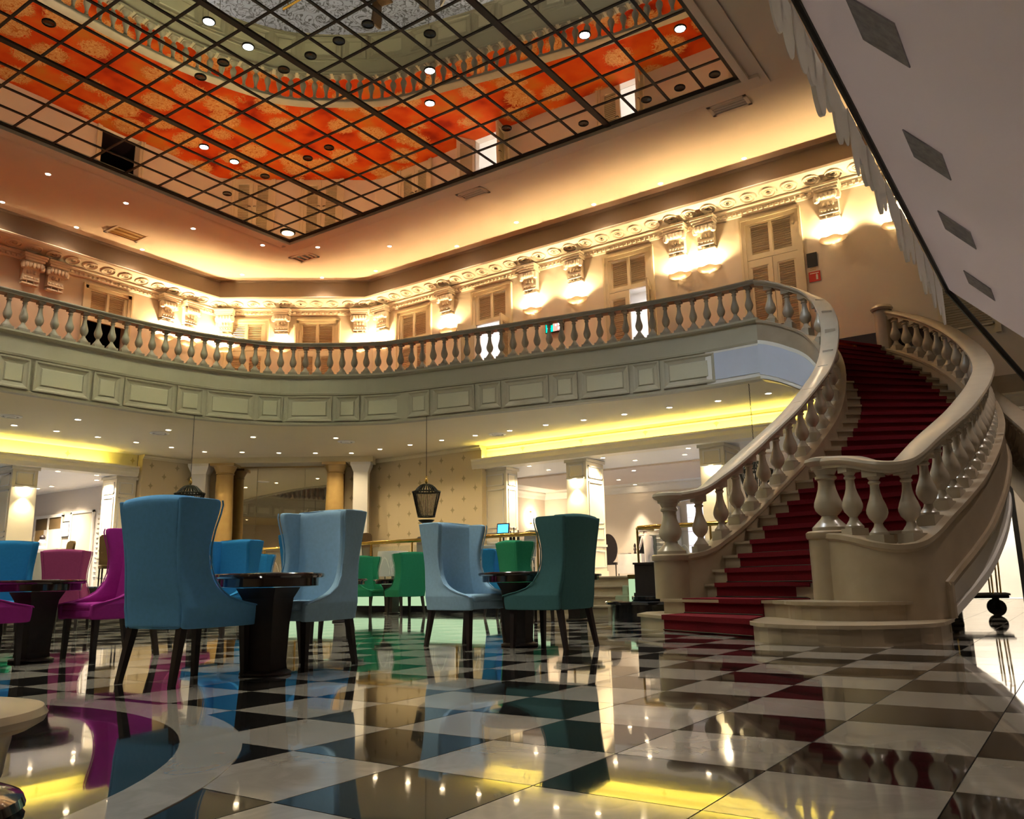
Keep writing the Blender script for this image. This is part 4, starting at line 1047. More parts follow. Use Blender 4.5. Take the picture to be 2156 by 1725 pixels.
# carpet runner, one length per step, and the stair rods
def carpet_step(i, a, b, c, d):
    ou = Vector(((b-a).y,-(b-a).x,0)).normalized()
    if ou.dot((a+b)/2-(c+d)/2) < 0: ou = -ou
    a1, b1 = a+ou*.05, b+ou*.05; z = i*HS
    mb = MB(); mb.prism([(a1.x,a1.y),(b1.x,b1.y),(d.x,d.y),(c.x,c.y)],z,z+.014)
    mb.prism([(a1.x,a1.y),(b1.x,b1.y),(b.x,b.y),(a.x,a.y)],z-.045,z)
    a2, b2 = a+ou*.016, b+ou*.016
    mb.prism([(a2.x,a2.y),(b2.x,b2.y),(b.x,b.y),(a.x,a.y)],z-HS+.0,z-.045)
    cp = sb(mb,'carpet_run','carpet')
    p, q = a+ou*.028, b+ou*.028
    sb(MB().tube([(p.x,p.y,z-HS+.022),(q.x,q.y,z-HS+.022)],.007,5),'stair_rod','iron')
CE = {1:((-4.02,6.80),(-2.62,6.0)),2:((-3.95,7.30),(-2.75,6.75))}
def cedge(i):
    if i in CE: return Vector((*CE[i][0],0)), Vector((*CE[i][1],0))
    A,B = ends(i); t0 = interp(i,[(3,.15),(8,.15),(15,.17),(22,.17),(29,.05)]); t1 = interp(i,[(3,.80),(5,.82),(15,.83),(22,.80),(29,.90)])
    return A.lerp(B,t0), A.lerp(B,t1)
for i in range(1, NS+1):
    a,b = cedge(i); c,d = cedge(i+1) if i < NS else (ends(30)[0].lerp(ends(30)[1],.05), ends(30)[0].lerp(ends(30)[1],.9))
    carpet_step(i,a,b,c,d)
# strings (the curbs under the balusters)
nL, nR = len(LR), len(RR)
def curb(zf, zbf, w_=.16, lip=.03):
    def prof(i):
        s = i/NSUB; zt = zf(s)-.86; zb = min(zbf(s), zt-.2)
        return [(-w_,zb),(w_,zb),(w_,zt-.09),(w_+lip,zt-.06),(w_+lip,zt-.01),(w_,zt),(-w_,zt),(-w_-lip,zt-.01),(-w_-lip,zt-.06),(-w_,zt-.09)]
    return prof
def lowL(s): return 0 if s < 2.0 else max(0, zL(s)-.86-1.22)
def lowR(s): return .05 if s < 2.75 else zR(s)-.86-.62
sb(MB().sweep([(p.x,p.y,0) for p in LR], curb(zL, lowL)),'string','marble_st',smooth=30)
sb(MB().sweep([(p.x,p.y,0) for p in RR], curb(zR, lowR)),'string','marble_st',smooth=30)
# moulding along the lower edge of the outer string and the cream soffit panel below it
sub = [i for i in range(nR) if i/NSUB >= 2.7]
P_ = [(RR[i].x,RR[i].y,0) for i in sub]
def mouldR(k):
    s = sub[k]/NSUB; z = zR(s)-.86-.62; return [(.14,z-.02),(.20,z-.02),(.21,z+.03),(.19,z+.07),(.14,z+.08)]
sb(MB().sweep(P_, mouldR),'string_moulding','marble_st',smooth=30)
pc = RR[sub[0]]; sb(MB().tube([(pc.x+.17,pc.y-.02,.19),(pc.x+.17,pc.y-.02,zR(2.7)-.86-.55)],.05,8),'string_moulding','marble_st',smooth=True)
def skirtR(k):
    s = sub[k]/NSUB; zt = zR(s)-.86; zb = max(0.0,zt-1.03-.06*(s-3.3)); return [(-.12,zb),(.11,zb),(.11,zt-.6),(-.12,zt-.6)]
sb(MB().sweep(P_, skirtR),'soffit_panel','white',smooth=30)
def lipR(k):
    s = sub[k]/NSUB; z = max(.02, zR(s)-.86-1.03-.06*(s-3.3)); return [(.10,z),(.135,z),(.135,z+.09),(.10,z+.12)]
sb(MB().sweep(P_, lipR),'soffit_edge','white',smooth=30)
# ruled underside between the two strings
un = MB(); vs = []; cnt = 40
for k in range(cnt+1):
    i = 4+(NS-4)*k/cnt; sl, sr = interp(i,SL), interp(i,SR); A, B = at_s(LR,sl), at_s(RR,sr)
    vs += [(A.x,A.y,max(.02,zL(sl)-.86-1.15)), (B.x,B.y,max(.02,zR(sr)-.86-1.0))]
un.add(vs, [(2*k,2*k+1,2*k+3,2*k+2) for k in range(cnt)]); sb(un,'underside','white',smooth=True)
# panel tinted pale blue for cool light, on the outer face under the balcony end
si = [i for i in range(nL) if i/NSUB >= 7.0]
Pb = [(LR[i].x,LR[i].y,0) for i in si]
def pan(o0,o1,zt_,zb_):
    def f(k):
        s = si[k]/NSUB; t_ = zL(s)-.86; return [(-o1,t_-zb_),(-o0,t_-zb_),(-o0,t_-zt_),(-o1,t_-zt_)]
    return f
sb(MB().sweep(Pb, pan(.15,.175,.42,1.20)),'panel_border','white',smooth=30); sb(MB().sweep(Pb, pan(.16,.185,.50,1.12)),'cool_tinted_panel','bluepan',smooth=30)
BE = BV[-8:]; Pe = [(p.x,p.y,0) for p in BE]
def pane2(o0,o1,za,zb): return [(o0,za),(o1,za),(o1,zb),(o0,zb)]
sb(MB().sweep(Pe, pane2(.02,.042,4.50,5.22)),'panel_border','white',smooth=30); sb(MB().sweep(Pe[1:], pane2(.03,.052,4.58,5.14)),'cool_tinted_panel','bluepan',smooth=30)
# handrails
SRP = [(-.11,-.13),(.11,-.13),(.115,-.10),(.14,-.085),(.155,-.05),(.145,-.02),(.10,0),(-.10,0),(-.145,-.02),(-.155,-.05),(-.14,-.085),(-.115,-.10)]
def railpath(P, zf): return [(p.x,p.y,zf(i/NSUB)) for i,p in enumerate(P)]
sb(MB().sweep(railpath(LR,zL), SRP),'handrail','rail_st',smooth=True)
sb(MB().sweep(railpath(RR,zR), SRP),'handrail','rail_st',smooth=True)
# balusters
sbm = MB(); sbm.box(-.10,.10,-.10,.10,-.16,.06)
sbm.lathe([(.10,.06),(.10,.085),(.085,.10),(.05,.15),(.042,.18),(.055,.20),(.09,.24),(.108,.29),(.108,.325),(.092,.38),(.068,.44),(.052,.50),(.046,.56),(.046,.59),(.062,.605),(.062,.62),(.048,.635),(.07,.67)],14)
sbm.box(-.085,.085,-.085,.085,.67,.80)
sbal = sbm.mesh('stair_baluster','rail_st',smooth=True)
for P,zf,st_,en,lo in ((LR,zL,.42,.25,0),(RR,zR,.45,.3,0)):
    for p,t,j in resample(P,.345,st_,en):
        z = zf(j/NSUB)-.86
        o = link('baluster', sbal, stair, (p.x+2.6,p.y-8,z), (0,0,math.atan2(t.y,t.x)))
# newels
def newel(p, zt, z0, s):
    q = Vector((p[0]+2.6,p[1]-8,0))
    nw = empty('newel', (q.x,q.y,z0)); nw.parent = stair
    MB().prism([(.25*math.cos(2*PI*k/16+.2),.25*math.sin(2*PI*k/16+.2)) for k in range(16)],0,zt-.86-z0).build('pedestal','marble_st',nw,smooth=30)
    MB().lathe([(.26,-.07),(.275,-.05),(.275,0),(.25,.02)],24,(0,0,zt-.86-z0)).build('pedestal_cap','marble_st',nw,smooth=True)
    MB().lathe([(.20,.0),(.20,.06),(.17,.09),(.10,.16),(.085,.19),(.11,.21),(.145,.25),(.158,.30),(.152,.35),(.125,.42),(.10,.50),(.09,.57),(.095,.60),(.12,.615),(.12,.64),(.10,.66),(.13,.72),(.13,.74)],20,(0,0,zt-.86-z0)).build('urn','rail_st',nw,smooth=True)
    MB().lathe([(.15,-.14),(.16,-.10),(.20,-.08),(.225,-.05),(.215,-.015),(.16,.005),(.001,.008)],24,(0,0,zt-z0)).build('cap','rail_st',nw,smooth=True)
newel((-4.3,7.75),zL(0),HS*2,1); newel((-1.98,6.97),zR(0),HS*2,1)
q = (-2.6,15.7); e = empty('newel',(q[0]+2.6,q[1]-8,5.0)); e.parent = stair
MB().prism([(.17*math.cos(2*PI*k/12),.17*math.sin(2*PI*k/12)) for k in range(12)],0,1.25).build('pedestal','rail_st',e,smooth=30); MB().lathe([(.2,1.22),(.23,1.27),(.2,1.33),(.001,1.34)],16).build('cap','rail_st',e,smooth=True)
# landing carpet edge behind the top step is the upper floor itself

# ---- the second flight further right, mostly hidden
f2 = empty('staircase', (-.5,13.5,2.5), label='second stone stair flight descending behind the main staircase at the right edge', cat='staircase')
LA, LB = Vector((-.74,15.0,4.03)), Vector((.55,8.6,1.73)); O2 = Vector((-.5,13.5,2.5))
pth = [tuple(LA.lerp(LB,k/8)-O2) for k in range(9)]
MB().sweep(pth, SRP).build('handrail','rail_st',f2,smooth=True)
MB().sweep(pth, [(-.14,-1.35),(.14,-1.35),(.14,-.86),(-.14,-.86)]).build('string','marble_st',f2)
for k in range(20):
    p = LA.lerp(LB,(k+.5)/20)-O2; link('baluster', sbal, f2, (p.x,p.y,p.z-.86), (0,0,1.3))
# ================================================================== LOUNGE FURNITURE
ZR_ = [.36,.368,.44,.488,.497,.508,.53,.565,.62,.70,.80,.92,1.04,1.14,1.205,1.235,1.245]
FY_ = [.335,.342,.348,.348,.342,.30,.19,.07,-.02,-.075,-.105,-.115,-.10,-.075,-.065,-.075,-.10]
def ry(z): return -.30-.025*((z-.36)/.3 if z < .66 else 1)-.075*max(0,(z-.55)/.7)
def xo(z): return interp(z,[(.36,.29),(.5,.305),(.66,.285),(.82,.275),(.98,.288),(1.12,.308),(1.25,.32)])
def wing(sgn):
    mb = MB(); vs = []
    for z,fy in zip(ZR_,FY_):
        r, x = ry(z), xo(z); fl_ = .012 if z > .6 else 0
        xf = x+fl_; md = (r+fy)/2
        vs += [(sgn*(x-.008),r,z),(sgn*x,r+.012,z),(sgn*x,md,z),(sgn*xf,fy-.014,z),(sgn*(xf-.012),fy,z),(sgn*(xf-.05),fy,z),(sgn*(xf-.062),fy-.014,z),(sgn*(x-.065),md,z),(sgn*(x-.07),r,z)]
    n_ = 9; fs = []
    for i in range(len(ZR_)-1):
        for k in range(n_): 
            f = (i*n_+k, i*n_+(k+1)%n_, (i+1)*n_+(k+1)%n_, (i+1)*n_+k); fs.append(f if sgn > 0 else f[::-1])
    top = tuple(range((len(ZR_)-1)*n_, len(ZR_)*n_)); bot = tuple(range(n_))
    fs += [top if sgn > 0 else top[::-1], bot[::-1] if sgn > 0 else bot]
    return mb.add(vs, fs)
def backm():
    mb = MB(); zs = [.36,.37,.5,.65,.8,.95,1.08,1.18,1.225,1.25,1.255]; cx = [-1,-.95,-.6,0,.6,.95,1]; vs = []
    for z in zs:
        x = xo(z)-.03
        for c in cx: vs.append((c*x, ry(z)-.02*(1-c*c)-(.0 if z < 1.24 else -.03), z+(.02*(1-c*c) if z > 1.15 else 0)))
        for c in cx[::-1]: vs.append((c*x, ry(z)+.09+.075*abs(c)**3-(.0 if z < 1.24 else .03), z+(.02*(1-c*c) if z > 1.15 else 0)))
    n_ = 14; fs = []
    for i in range(len(zs)-1):
        for k in range(n_): fs.append((i*n_+k, i*n_+(k+1)%n_, (i+1)*n_+(k+1)%n_, (i+1)*n_+k))
    fs += [tuple(range(n_))[::-1], tuple(range((len(zs)-1)*n_, len(zs)*n_))]
    return mb.add(vs, fs)
CM = {'backrest': backm(), 'wing_l': wing(-1), 'wing_r': wing(1)}
st_ = MB(); st_.box(-.245,.245,-.21,.335,.37,.455); CM['seat'] = st_
cu = MB(); cu.box(-.235,.235,-.22,.34,.445,.515); CM['cushion'] = cu
def pipe(sgn): return MB().tube([(sgn*(xo(z)+(.012 if z > .6 else 0)+.002),fy+.001,z) for z,fy in zip(ZR_[3:-1],FY_[3:-1])],.0065,5)
lg = MB()
def legm(dx,dy):
    mb = MB(); a, b = .026, .018
    mb.add([(-b+dx,-b+dy,0),(b+dx,-b+dy,0),(b+dx,b+dy,0),(-b+dx,b+dy,0),(-a,-a,.375),(a,-a,.375),(a,a,.375),(-a,a,.375)],[(3,2,1,0),(4,5,6,7),(0,1,5,4),(1,2,6,5),(2,3,7,6),(3,0,4,7)]); return mb
leg_me = {k: legm(*d).mesh('leg','wood') for k,d in {'fl':(-.01,.01),'fr':(.01,.01),'bl':(-.02,-.07),'br':(.02,-.07)}.items()}
chair_cache = {}
def chair(x, y, face, colr, label, z=0, s=1.0):
    """winged armchair; FACE is the plan direction it looks towards, in degrees from +Y towards +X"""
    if colr not in chair_cache:
        chair_cache[colr] = {k: CM[k].mesh(k, colr, smooth=50) for k in CM}
        chair_cache[colr]['piping_l'] = pipe(-1).mesh('piping', colr, smooth=True); chair_cache[colr]['piping_r'] = pipe(1).mesh('piping', colr, smooth=True)
    cm = chair_cache[colr]
    t = empty('wing_chair', (x,y,z), -math.radians(face), label=label, cat='chair'); t.scale = (s*1.06,s*1.03,s*1.01); t['group'] = 'winged lounge chairs'
    def bv(o, w_=.014):
        b = o.modifiers.new('bevel','BEVEL'); b.width = w_; b.segments = 2; b.limit_method = 'ANGLE'; b.angle_limit = .9; return o
    def ss(o):
        m2 = o.modifiers.new('soft','SUBSURF'); m2.levels = 1; m2.render_levels = 2; return o
    ss(link('backrest', cm['backrest'], t))
    for k in ('l','r'):
        wg = ss(link('wing', cm['wing_'+k], t)); link('piping', cm['piping_'+k], wg)
    bv(link('seat', cm['seat'], t), .02); bv(link('seat_cushion', cm['cushion'], t), .025)
    for k,(a,b) in {'fl':(-.235,.27),'fr':(.235,.27),'bl':(-.235,-.27),'br':(.235,-.27)}.items(): link('leg', leg_me[k], t, (a,b,0))
    return t
top_me = MB().lathe([(.36,.635),(.37,.64),(.37,.695),(.405,.70),(.415,.712),(.412,.728),(.40,.735)],40).mesh('table_top','woodtop',smooth=30)
ped_me = MB().lathe([(.155,.03),(.15,.08),(.165,.35),(.19,.55),(.24,.63)],4,ang=PI/4).mesh('pedestal','wood')
bas_me = MB().lathe([(.18,0),(.19,.008),(.185,.022),(.15,.035)],28).mesh('base_plate','wood',smooth=True)
def table(x, y, label, rz=0, s=1.0, z=0):
    t = empty('round_table', (x,y,z), rz, label=label, cat='table'); t.scale = (s,s,1)
    link('table_top', top_me, t); link('pedestal', ped_me, t); link('base_plate', bas_me, t); return t
chair(-4.98,.78,-6,'lblue','light blue winged armchair seen from behind, nearest the camera')
chair(-4.90,1.76,170,'pblue','pale grey-blue winged armchair facing the camera across the nearest dark table')
table(-4.72,1.26,'dark round pedestal table between the two nearest blue armchairs',.3)
chair(-4.95,4.02,99,'pblue','pale blue winged armchair turned sideways, left of the teal armchair')
chair(-4.05,4.20,-87,'teal','dark teal winged armchair seen from behind its left shoulder')
table(-4.45,4.22,'dark round pedestal table between the pale blue and the teal armchair',.2)
chair(-7.5,1.62,180,'mag','magenta winged armchair with its side to the camera beside the left table')
chair(-7.75,.52,6,'mag','magenta armchair cut by the left frame edge, only its seat showing')
table(-7.78,1.05,'dark round pedestal table at the left frame edge',.1)
chair(-10.75,2.05,120,'blue','blue winged armchair at the left frame edge behind the left table')
chair(-13.4,4.25,-45,'pink','rose winged armchair seen from behind beyond the left table')
chair(-9.15,4.1,165,'blue','blue winged armchair facing the camera between the two nearest blue chairs')
chair(-7.33,4.12,100,'blue','blue winged armchair almost hidden behind the pale grey-blue armchair')
chair(-12.9,7.7,100,'blue','small distant blue armchair left of the pale grey-blue armchair')
chair(-11.5,5.1,60,'pink','rose armchair peeping out between the near blue armchair and the blue one behind')
chair(-14.4,3.6,100,'green','green armchair just showing right of the blue one at the left edge')
chair(-12.95,10.80,95,'green','green winged armchair facing right in the distance before the lit platform')
chair(-11.55,10.38,-70,'green','green winged armchair seen from behind in the distance before the lit platform')
table(-12.15,10.62,'distant dark round table between the two green armchairs')
table(-10.5,7.6,'dark round table behind the pale grey-blue armchair on the right')
chair(-7.05,8.3,25,'green','green winged armchair seen from behind between the pale blue and teal chairs')
chair(-8.95,10.4,80,'blue','distant blue armchair behind the table of the teal chair')
table(-6.5,8.9,'dark round table hidden behind the green armchair in the middle')
# menus lying on the tables
for x,y,z,r,l in ((-4.62,1.18,.735,.4,'white card lying on the nearest dark table'),(-4.4,4.12,.735,.9,'small white card on the table by the teal chair'),(-7.7,1.1,.735,.2,'white card on the table at the left edge')):
    MB().obox((0,0,.003),(.16,.11,.006)).build('menu_card','cloth',label=l,cat='card').location = (x,y,z)
    bpy.context.scene.collection.objects[-1].rotation_euler.z = r

# ---- low marble pedestal in the corner of the frame
t = empty('marble_pedestal', (-2.47,-1.89,.003), label='low round marble pedestal with a moulded rim at the bottom left corner', cat='pedestal')
MB().lathe([(.30,.225),(.35,.235),(.385,.255),(.392,.275),(.38,.295),(.34,.303),(.001,.303)],40).build('rim','marble_st',t,smooth=True)
MB().lathe([(.26,.06),(.285,.10),(.29,.15),(.30,.20),(.30,.225)],32).build('stem','marble_st',t,smooth=True)
MB().lathe([(.34,0),(.355,.015),(.345,.04),(.30,.06),(.26,.065)],32).build('foot','black',t,smooth=True)

# ---- black round plinth with a dark box by the stair foot
t = empty('display_plinth', (-5.45,9.55,0), label='low round black plinth beside the staircase foot', cat='plinth')
MB().lathe([(.70,0),(.70,.24),(.78,.25),(.79,.285),(.77,.30),(.001,.30)],40).build('drum','black',t,smooth=30)
MB().lathe([(.40,.30),(.42,.31),(.42,.36),(.40,.37),(.001,.37)],30,(-.0,.15,0)).build('upper_disc','black',t,smooth=30)
t = empty('wooden_pedestal', (-5.5,9.7,.37), .1, label='dark wooden box pedestal standing on the round black plinth', cat='pedestal')
MB().box(-.24,.24,-.24,.24,0,.50).build('body','wood',t); MB().box(-.26,.26,-.26,.26,.50,.53).build('top','wood',t); MB().box(-.26,.26,-.26,.26,0,.05).build('base','wood',t)

# ================================================================== BAR AND DINING ROOM FURNITURE
def dining_chair(x, y, face, mt, label, z=PZ, hb=.98, oval=False):
    t = empty('dining_chair', (x,y,z), -math.radians(face), label=label, cat='chair')
    MB().obox((0,0,.45),(.46,.44,.08)).build('seat',mt,t,bevel=.02)
    mb = MB()
    pts = ([(.29*math.sin(2*PI*k/24),.45+(hb-.45)/2-(hb-.45)/2*math.cos(2*PI*k/24)) for k in range(24)] if oval else [(-.22,.5),(.22,.5),(.235,hb-.06),(.19,hb-.01),(0,hb+.01),(-.19,hb-.01),(-.235,hb-.06)])
    n_ = len(pts); mb.add([(a,-.20-.10*(b-.5),b) for a,b in pts]+[(a,-.25-.10*(b-.5),b) for a,b in pts],[tuple(range(n_)),tuple(range(2*n_-1,n_-1,-1))]+[(i,n_+i,n_+(i+1)%n_,(i+1)%n_) for i in range(n_)])
    mb.build('backrest',mt,t)
    for a,b in ((-.2,.19),(.2,.19),(-.2,-.2),(.2,-.2)): MB().tube([(a,b,0),(a,b,.42)],[.016,.022],6).build('leg','wood',t)
    return t
def cloth_table(x, y, label, r=.45, sq=False, z=PZ):
    t = empty('dining_table', (x,y,z), label=label, cat='table')
    MB().lathe([(.25,0),(.25,.03),(.04,.06),(.04,.7)],16).build('pedestal','iron',t)
    n_ = 32; pr_ = []
    def rad(a): return r*(1/max(abs(math.cos(a)),abs(math.sin(a))) if sq else 1)
    vs = []
    for k in range(n_):
        a = 2*PI*k/n_; q = rad(a); w_ = 1+.06*math.sin(7*a)
        vs += [(q*math.cos(a),q*math.sin(a),.74),(q*1.01*math.cos(a),q*1.01*math.sin(a),.72),(q*1.04*w_*math.cos(a),q*1.04*w_*math.sin(a),.12)]
    fs = [(3*k,3*((k+1)%n_),3*((k+1)%n_)+1,3*k+1)[::-1] for k in range(n_)]+[(3*k+1,3*((k+1)%n_)+1,3*((k+1)%n_)+2,3*k+2)[::-1] for k in range(n_)]+[tuple(3*k for k in range(n_))]
    MB().add(vs,fs).build('tablecloth','cloth',t,smooth=40)
    return t
dining_chair(-12.75,21.9,-15,'wood','tall dark oval-backed chair beside the white-clothed table by the pier',hb=1.42,oval=True)
cloth_table(-12.0,22.2,'white-clothed dining table beyond the steps, next to a standing person',.42,True)
b = empty('pepper_mill', (-11.95,22.1,PZ+.74), label='dark turned pepper mill on the white-clothed table', cat='pepper mill')
MB().lathe([(.045,0),(.05,.03),(.03,.09),(.055,.16),(.03,.22)],12).build('body','wood',b,smooth=True); MB().lathe([(.03,.22),(.045,.27),(.025,.33),(.001,.36)],12).build('knob','wood',b,smooth=True)
MB().obox((0,0,.02),(.3,.22,.04)).build('menu_book','e_bluewhite' if False else 'steelgrey',label='closed menu lying on the white-clothed table',cat='menu').location = (-12.25,22.0,PZ+.74)
cloth_table(-14.1,12.75,'white-clothed table behind the glass rail, left of the grey chairs',.38)
cloth_table(-13.05,13.3,'white-clothed table behind the pale blue sideways armchair',.4)
dining_chair(-15.45,13.5,80,'bronze','slim bronze-patterned dining chair behind the brass rail',hb=1.30)
dining_chair(-13.85,13.7,140,'steelgrey','grey upholstered dining chair behind the brass rail, left of the lantern chair',hb=1.15)
dining_chair(-13.3,14.2,30,'steelgrey','second grey dining chair further back behind the brass rail',hb=1.10)
dining_chair(-12.15,13.5,10,'signblack','black dining chair showing above the pale blue sideways armchair',hb=1.27)
dining_chair(-10.6,13.4,200,'steelgrey','grey dining chair at the right end of the long brass rail',hb=1.12)
# service desk with screen
t = empty('service_desk', (-11.65,14.2,PZ), label='white service desk with wooden top behind the brass rail', cat='desk')
MB().box(-.6,.6,-.25,.25,0,.80).build('body','white',t); MB().box(-.62,.62,-.27,.27,.80,.84).build('top','cloth',t)
MB().box(-.5,-.1,-.26,-.25,.2,.7).build('panel','fasc',t); MB().box(.1,.5,-.26,-.25,.2,.7).build('panel','fasc',t)
t = empty('till_screen', (-11.62,14.1,PZ+.84), .15, label='small till screen with a glowing blue display on the service desk', cat='screen')
MB().lathe([(.10,0),(.09,.02),(.02,.03),(.02,.30)],12).build('stand','signblack',t); MB().obox((0,0,.40),(.34,.04,.26),0,-.15).build('housing','signblack',t); MB().obox((0,-.022,.40),(.29,.006,.21),0,-.15).build('display','e_blue',t); MB().obox((0,-.027,.37),(.10,.004,.10),0,-.15).build('dialog','e_bluewhite',t)
for dx,h_,l in ((.22,.32,'left'),(.32,.40,'middle tallest'),(.45,.33,'right')):
    t = empty('bottle', (-11.62+dx,14.1,PZ+.84), label='slim dark bottle on the service desk, %s of three' % l, cat='bottle')
    MB().lathe([(.035,0),(.038,.02),(.036,.20),(.014,.26),(.012,h_)],10).build('glass_body','black',t,smooth=True); MB().lathe([(.015,h_-.03),(.015,h_+.01),(.001,h_+.012)],8).build('stopper','wood',t)
# slatted shelf, grey post and bright window at the back of the bar
t = empty('slatted_screen', (-11.75,23.25,PZ), label='cream slatted screen on the back wall beyond the brass rail', cat='screen')
MB().box(-.62,-.56,-.05,0,.3,1.6).box(.56,.62,-.05,0,.3,1.6).build('frame','louv',t)
for i in range(9): MB().obox((0,-.03,.42+.14*i),(1.14,.05,.06),0,.5).build('slat','white',t)
t = empty('tv_cabinet', (-11.9,22.95,PZ), label='dark cabinet with a glassy black screen in front of the slatted screen', cat='cabinet')
MB().box(-.35,.35,-.2,.2,0,.5).build('body','wood',t); MB().box(-.33,.33,-.05,.05,.5,1.35).build('screen','black',t)
MB().box(-11.1,-10.75,22.9,23.2,PZ,3.0).build('post','stone',label='grey stone post beside the slatted screen',cat='post')
w1 = empty('window_1', (-10.1,23.28,1.2), kind='structure')
for i in range(2):
    for j in range(4): MB().box(-.42+.42*i,-.04+.42*i,-.02,0,.05+.46*j,.47+.46*j).build('pane','e_room',w1)
MB().box(-.47,.43,-.03,.01,-.02,.05).box(-.47,.43,-.03,.01,1.87,1.93).box(-.47,-.42,-.03,.01,0,1.9).box(-.04,0,-.03,.01,0,1.9).box(.38,.43,-.03,.01,0,1.9).build('frame','white',w1)
# left dining room
t = empty('picture', (-26.92,11.04,2.57), label='framed pale notice on the far wall of the left dining room', cat='picture')
MB().box(-.24,.24,-.03,0,-.26,.26).build('frame','signblack',t); MB().box(-.20,.20,-.035,-.03,-.22,.22).build('sheet','e_bluewhite' if False else 'cloth',t)
w2 = empty('window_2', (-28.05,11.04,1.9), kind='structure')
MB().box(-.92,.92,-.06,0,1.1,1.2).box(-.92,.92,-.06,0,-.05,.03).box(-.92,-.86,-.06,0,0,1.15).box(.86,.92,-.06,0,0,1.15).box(-.03,.03,-.06,0,0,1.15).build('frame','white',w2)
MB().box(-.86,.86,-.02,-.005,.72,1.1).build('valance','brownfab',w2); MB().box(-.86,-.3,-.015,-.005,.03,.72).build('curtain','gold_col',w2); MB().box(-.3,.86,-.012,-.005,.03,.72).build('pane','white',w2)
dr = empty('door_9', (-25.95,11.04,PZ), kind='structure')
MB().box(-.70,-.62,-.05,0,0,2.4).box(.62,.70,-.05,0,0,2.4).box(-.70,.70,-.05,0,2.34,2.42).build('frame','white',dr); MB().box(-.62,.62,-.012,0,0,2.34).build('leaf','louv',dr)
ls = empty('door_10', (-24.6,11.04,PZ), kind='structure')
MB().box(-.5,.5,-.012,0,0,2.38).build('leaf','white',ls)
for i in range(14): MB().obox((0,-.02,.3+.15*i),(.8,.03,.05),0,.5).build('slat','louv',ls)
MB().box(-28.3,-26.0,10.35,10.75,PZ,1.92).build('counter','white',label='white counter under the window of the left dining room',cat='counter')
t = empty('dog_figurine', (-27.3,10.5,1.92), label='small pale figurine standing on the white counter', cat='figurine')
MB().lathe([(.14,0),(.15,.03),(.10,.12),(.13,.22),(.07,.32)],12).build('body','cloth',t,smooth=True); MB().lathe([(.001,.30),(.08,.34),(.09,.40),(.05,.46),(.001,.48)],10).build('head','wood',t,smooth=True)
dining_chair(-19.3,7.0,190,'brownfab','olive brown dining chair behind the rose armchair on the left',hb=1.06)
dining_chair(-18.6,7.9,110,'brownfab','dark olive chair showing beside the magenta armchair',hb=1.22)
cloth_table(-18.8,6.1,'white-clothed dining table behind the rose armchair on the left',.5)
# ================================================================== PERSON beyond the steps
def skinned(name, chains, mt, parent, sub=2):
    """chains: list of [(point, radius), ...]; shared first points are merged into one skinned body"""
    vs, es, rs, idx = [], [], [], {}
    for ch in chains:
        prev = None
        for p,r in ch:
            k = tuple(round(c,4) for c in p)
            if k not in idx: idx[k] = len(vs); vs.append(p); rs.append(r)
            if prev is not None: es.append((prev, idx[k]))
            prev = idx[k]
    me = bpy.data.meshes.new(name); me.from_pydata(vs, es, []); me.materials.append(M[mt])
    o = link(name, me, parent)
    sk = o.modifiers.new('skin','SKIN'); o.modifiers.new('sub','SUBSURF').levels = sub; o.modifiers['sub'].render_levels = sub
    if not me.skin_vertices: 
        bpy.context.view_layer.objects.active = o
    for sv, r in zip(me.skin_vertices[0].data, rs): sv.radius = (r,r)
    me.skin_vertices[0].data[0].use_root = True
    sk.use_smooth_shade = True
    return o
ps = empty('person', (-11.35,21.9,PZ), .9, label='person with short dark hair and pale clothes standing at the white-clothed table', cat='person')
body = [[((0,0,.82),.14),((0,.03,1.0),.125),((0,.08,1.18),.145),((0,.13,1.31),.10),((0,.16,1.38),.05),((0,.19,1.44),.055)]]
for s_ in (-1,1):
    body.append([((0,0,.82),.14),((s_*.085,0,.76),.095),((s_*.09,.01,.45),.065),((s_*.09,-.02,.10),.045),((s_*.09,.08,.04),.04)])
    body.append([((0,.08,1.18),.145),((s_*.16,.11,1.27),.055),((s_*.21,.16,1.02),.042),((s_*.17,.36,.90),.034),((s_*.16,.42,.88),.026)])
try:
    skinned('body', body, 'palecloth', ps)
except Exception as ex:
    print('skin failed', ex)
hd = MB().lathe([(.001,-.115),(.05,-.10),(.075,-.04),(.082,.02),(.07,.08),(.035,.115),(.001,.12)],16).build('head','skin',ps,smooth=True); hd.location = (0,.22,1.50)
hr = MB().lathe([(.085,-.05),(.094,.02),(.082,.09),(.04,.13),(.001,.14)],16).build('hair','hair',hd,smooth=True); hr.location = (0,-.02,.0)
MB().lathe([(.001,-.02),(.012,0),(.001,.02)],8,(0,.085,0)).build('nose','skin',hd,smooth=True)
